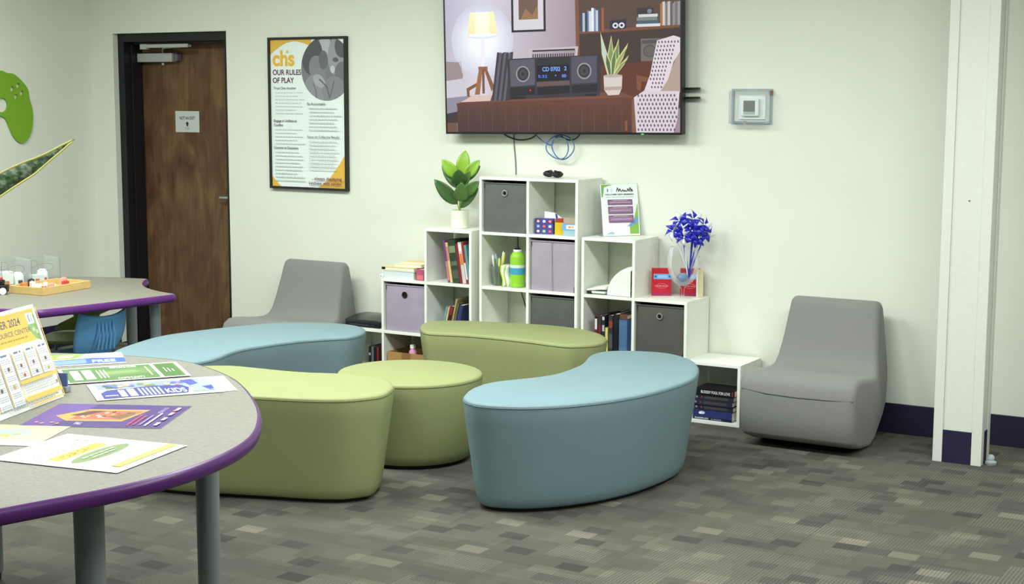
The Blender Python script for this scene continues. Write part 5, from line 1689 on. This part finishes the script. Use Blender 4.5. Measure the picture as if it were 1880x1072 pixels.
def art_far(p):
    p.poly([(0.0, 0.0), (0.62, 0.0), (0.5, 0.42), (0.0, 0.5)], (146, 206, 76)).poly([(0.34, 0.08), (0.52, 0.06), (0.46, 0.30), (0.30, 0.34)], (196, 228, 160))
    p.poly([(0.16, 0.56), (0.66, 0.4), (1.0, 0.5), (1.0, 0.92), (0.2, 0.95)], (74, 106, 196)).poly([(0.25, 0.6), (0.6, 0.5), (0.6, 0.85), (0.26, 0.9)], (128, 158, 222))
    p.text('FREE', 0.66, 0.82, 0.22, (236, 240, 250), 0.02, 0.24)
    p.ell(0.08, 0.75, 0.09, 0.14, (150, 154, 152))


def art_yellow(p):
    p.rect(0, 0, 1, 1, (242, 244, 232))
    back = turned(p)
    p.rect(0.14, 0.36, 0.80, 0.47, (240, 204, 70))
    p.poly([(0.12 + 0.76 * k / 19, 0.58 - 0.085 * math.sin(PI * k / 19) ** 0.5) for k in range(20)] + [(0.88 - 0.76 * k / 19, 0.58 + 0.085 * math.sin(PI * k / 19) ** 0.5) for k in range(20)], (128, 152, 92))
    p.text('Fundraiser', 0.14, 0.32, 0.075, (128, 136, 138), 0.0, 0.55)
    p.text('YOUR DAY', 0.22, 0.45, 0.06, (120, 110, 60), 0.01, 0.42)
    for k in range(3): p.line([(0.84 + 0.02 * math.cos(a / 3), 0.10 + 0.07 * k + 0.03 * math.sin(a / 3)) for a in range(4, 10)], 0.012, (90, 100, 110))
    p.words(0.28, 0.72, 0.555, 0.02, (206, 220, 190), RW).words(0.34, 0.66, 0.60, 0.02, (206, 220, 190), RW)
    p.rect(0.16, 0.86, 0.98, 0.93, (238, 216, 96))
    p.to3 = back


def art_lime(p):
    p.rect(0, 0, 1, 1, (200, 232, 160)).rect(0, 0.75, 1, 1, (236, 242, 226)).poly([(0.1, 0.3), (0.7, 0.2), (0.75, 0.5), (0.2, 0.6)], (170, 220, 190)).poly([(0.05, 0.5), (0.6, 0.45), (0.5, 0.65), (0.1, 0.7)], (216, 206, 110))
    for k in range(10): p.ell(0.15 + RW.random() * 0.5, 0.35 + RW.random() * 0.25, 0.03, 0.03, RW.choice([(206, 150, 90), (180, 196, 90), (226, 190, 120)]), n=8)


sheet('purple flyer with an orange food picture lying on the near table', (1.156, -3.915), 26, 0.408, 0.305, 0.0, art_purple)
sheet('plain white sheet sticking out from under the blue flyer', (1.005, -3.495), 51, 0.38, 0.262, 0.0, lambda p: p.rect(0.01, 0.01, .02, .02, (238, 240, 236)))
sheet('white flyer with a blue lettered picture on the near table', (0.985, -3.545), 53, 0.393, 0.270, 0.0012, art_blue)
sheet('white bordered dark green flyer overlapping the blue lettered one', (0.705, -3.404), 53.5, 0.40, 0.277, 0.0024, art_green)
sheet('bright green and blue flyer furthest back on the near table', (0.375, -3.305), 50, 0.33, 0.23, 0.0, art_far)
sheet('white flyer with yellow and olive ribbons at the near edge of the table', (1.455, -4.270), 10, 0.385, 0.315, 0.0012, art_yellow)
sheet('pale lime flyer cut off at the left side of the picture', (1.09, -4.245), 24, 0.29, 0.24, 0.0, art_lime)

# calendar sign in a stand
a_, b_ = Vector((0.834, -3.785, ZT + 0.0014)), Vector((0.947, -4.13, ZT + 0.0014))
e_ = (b_ - a_).normalized()
cal = empty('calendar_sign', 'leaning yellow bordered monthly calendar sign on the near table', 'sign', a_ + e_ * 0.216, math.atan2(-e_.y, -e_.x))
CW, CH = 0.432, 0.302
Mc = Matrix.Rotation(-math.radians(18.5), 4, 'X')
MB().box(-CW / 2, CW / 2, 0.0004, 0.003, 0.0, CH, Mc).build('board', mat('card_white', (240, 242, 234), .5), cal)
# artwork: y down, right edge of the sheet is x = 1
p = Print(lambda x, y, d: Mc @ Vector((-CW / 2 + x * CW, 0.0002 - d, CH - y * CH)), step=0.00003)
p.rect(0.0, 0.0, 1, 1, (244, 246, 240))
p.poly([(0.03, 0.04), (0.97, 0.04), (0.97, 0.36), (0.03, 0.36)], (244, 202, 108))
p.poly([(0.86, 0.12), (0.97, 0.10), (0.97, 0.38), (0.90, 0.34), (0.85, 0.24)], (150, 186, 120)).rect(0.86, 0.075, 0.95, 0.19, (230, 236, 238))
p.rect(0.885, 0.09, 0.895, 0.17, (96, 128, 150)); p.rect(0.915, 0.1, 0.925, 0.17, (150, 190, 200))
p.ell(0.91, 0.25, 0.018, 0.022, (206, 222, 180)); p.ell(0.945, 0.28, 0.016, 0.022, (206, 222, 180))
p.text('OCTOBER 2024', 0.77, 0.17, 0.075, (112, 112, 118), 0.015, 0.52, True, 'R')
p.text('FAMILY RESOURCE CENTER', 0.87, 0.26, 0.048, (130, 126, 120), 0.008, 0.70, True, 'R')
p.words(0.3, 0.8, 0.295, 0.014, (190, 160, 90), RW)
for k in range(6):
    x0 = 0.04 + k * 0.155
    p.rect(x0 + 0.006, 0.40, x0 + 0.147, 0.94 if k < 3 else 0.70, (238, 242, 238))
    p.words(x0 + 0.03, x0 + 0.12, 0.415, 0.02, (120, 136, 158), RW)
    for j in range(6 if k < 3 else 3):
        for q in range(3):
            p.words(x0 + 0.02, x0 + 0.13, 0.46 + j * 0.085 + q * 0.02, 0.008, (176, 186, 186), RW)
    p.ell(x0 + 0.075, 0.56, 0.010, 0.02, (150, 90, 80)); p.ell(x0 + 0.08, 0.74 if k < 3 else 0.66, 0.012, 0.018, ((196, 100, 70), (110, 100, 90), (216, 180, 90))[k % 3])
    p.rect(x0 + 0.148, 0.38, x0 + 0.155, 0.94 if k < 3 else 0.70, (240, 206, 120))
p.rect(0.50, 0.71, 0.965, 0.745, (240, 202, 104)).rect(0.50, 0.875, 0.965, 0.92, (240, 202, 104)).rect(0.962, 0.04, 0.972, 0.965, (240, 206, 120)).rect(0.03, 0.04, 0.97, 0.048, (240, 206, 120))
for j in range(4): p.words(0.52, 0.94, 0.76 + j * 0.024, 0.008, (186, 190, 190), RW)
p.words(0.1, 0.9, 0.932, 0.010, (140, 144, 146), RW).words(0.3, 0.85, 0.952, 0.008, (140, 144, 146), RW).rect(0.55, 0.962, 0.965, 0.978, (240, 202, 104))
p.ell(0.92, 0.82, 0.012, 0.018, (176, 120, 96))
p.build('calendar_print', cal)
MB().box(-CW / 2, CW / 2, 0.004, 0.07, 0.0, 0.003).build('stand_foot', M_glass, cal)
cd = empty('card_holder', 'small blue grey card holder behind the calendar sign', 'card holder', (0.775, -3.735, ZT + 0.0014), math.radians(20))
MB().box(-0.018, 0.018, -0.012, 0.02, 0, 0.018).build('base', mat('holder_grey', (150, 154, 156), .4), cd, bevel=0.002)
MB().box(-0.016, 0.016, -0.002, 0.006, 0.0185, 0.06).build('cards', mat('holder_blue', (92, 108, 160), .5), cd, bevel=0.001)

# ------------------------------------------------------------------ snake plant at the left edge of the picture
sp = empty('snake_plant', 'snake plant with yellow edged leaf reaching in at the left', 'plant', (0.36, -4.03, ZT + 0.0012))
MB().lathe([(0.065, 0), (0.07, 0.003), (0.08, 0.13), (0.082, 0.132), (0.075, 0.132), (0.073, 0.115), (0.0001, 0.115)], 32).build('pot', mat('white_ceramic', (228, 232, 212)), sp, True, angle=50)


def sansevieria():
    m = bpy.data.materials.new('sansevieria')
    m.use_nodes = True
    nt = m.node_tree
    b = nt.nodes['Principled BSDF']
    b.inputs['Roughness'].default_value = 0.4
    nz = nt.nodes.new('ShaderNodeTexNoise')
    nz.inputs['Scale'].default_value = 22
    nz.inputs['Detail'].default_value = 5
    mp = nt.nodes.new('ShaderNodeMapping')
    mp.inputs['Scale'].default_value = (2.2, 1, 3.5)
    mp.inputs['Rotation'].default_value = (0, 0.45, 0)
    tc = nt.nodes.new('ShaderNodeTexCoord')
    nt.links.new(tc.outputs['Object'], mp.inputs[0])
    nt.links.new(mp.outputs[0], nz.inputs['Vector'])
    cr = nt.nodes.new('ShaderNodeValToRGB')
    e = cr.color_ramp.elements
    e[0].position, e[0].color = 0.35, S(52, 78, 52)
    e[1].position, e[1].color = 0.7, S(170, 186, 166)
    x = e.new(0.5); x.color = S(96, 122, 84)
    nt.links.new(nz.outputs['Fac'], cr.inputs[0])
    nt.links.new(cr.outputs[0], b.inputs['Base Color'])
    return m


M_sv = sansevieria()
M_svy = mat('leaf_margin', (228, 226, 132), 0.45, 0.35)


def sv_leaf(P, W_, side):
    C_ = curve_pts(P, 8)
    n = len(C_)
    sd = Vector(side)
    lf, l1, l2 = ([], []), ([], []), ([], [])
    vs, rim1, rim2 = [], [], []
    for i, c in enumerate(C_):
        t = (C_[min(i + 1, n - 1)] - C_[max(i - 1, 0)]).normalized()
        s = (sd - t * sd.dot(t)).normalized()
        nn = t.cross(s)
        u = i / (n - 1)
        w_ = W_ / 2 * (0.55 + 0.45 * math.sin(PI * min(1, u * 1.1 + .05))) * min(1, ((1 - u) * 4.2) ** 0.72 + 0.005)
        wi = max(0.0004, w_ - 0.0055)
        vs.append([c - s * wi + nn * 0.004 * min(1, w_ / .02), c + nn * 0.0, c + s * wi + nn * 0.004 * min(1, w_ / .02)])
        rim1.append((c - s * w_ + nn * 0.005 * min(1, w_ / .02), c - s * wi + nn * 0.004 * min(1, w_ / .02)))
        rim2.append((c + s * wi + nn * 0.004 * min(1, w_ / .02), c + s * w_ + nn * 0.005 * min(1, w_ / .02)))
    b = MB()
    b.add([q for r_ in vs for q in r_], [(3 * i + k, 3 * i + k + 1, 3 * i + k + 4, 3 * i + k + 3) for i in range(n - 1) for k in (0, 1)])
    o = b.build('leaf', M_sv, sp, True, angle=80)
    md = o.modifiers.new('t', 'SOLIDIFY'); md.thickness = 0.002; md.offset = 0
    b = MB()
    for rim in (rim1, rim2):
        b.add([q for r_ in rim for q in r_], [(2 * i, 2 * i + 1, 2 * i + 3, 2 * i + 2) for i in range(n - 1)])
    e = b.build('leaf_margin', M_svy, o, True, angle=80)
    md = e.modifiers.new('t', 'SOLIDIFY'); md.thickness = 0.002; md.offset = 0


D0 = Vector((0.36, -4.03, ZT + 0.0012))
loc = lambda *q: tuple(Vector(q) - D0)
sv_leaf([loc(0.37, -4.03, 0.86), loc(0.43, -4.03, 1.08), loc(0.58, -4.02, 1.27), (loc(0.835, -4.0, 1.407)), loc(1.0, -4.0, 1.475), loc(1.15, -4.0, 1.547)], 0.068, (-0.3, -0.25, 0.9))
sv_leaf([(0, 0.02, 0.118), (-0.03, 0.04, 0.3), (-0.05, 0.06, 0.5), (-0.06, 0.07, 0.62)], 0.06, (1, .4, 0))
sv_leaf([(-0.02, -0.02, 0.118), (-0.07, -0.04, 0.28), (-0.12, -0.05, 0.42), (-0.15, -0.06, 0.52)], 0.06, (.6, .8, 0))
sv_leaf([(0.02, -0.02, 0.118), (0.03, -0.03, 0.25), (0.02, -0.04, 0.40), (0.0, -0.05, 0.48)], 0.055, (.8, .6, 0))
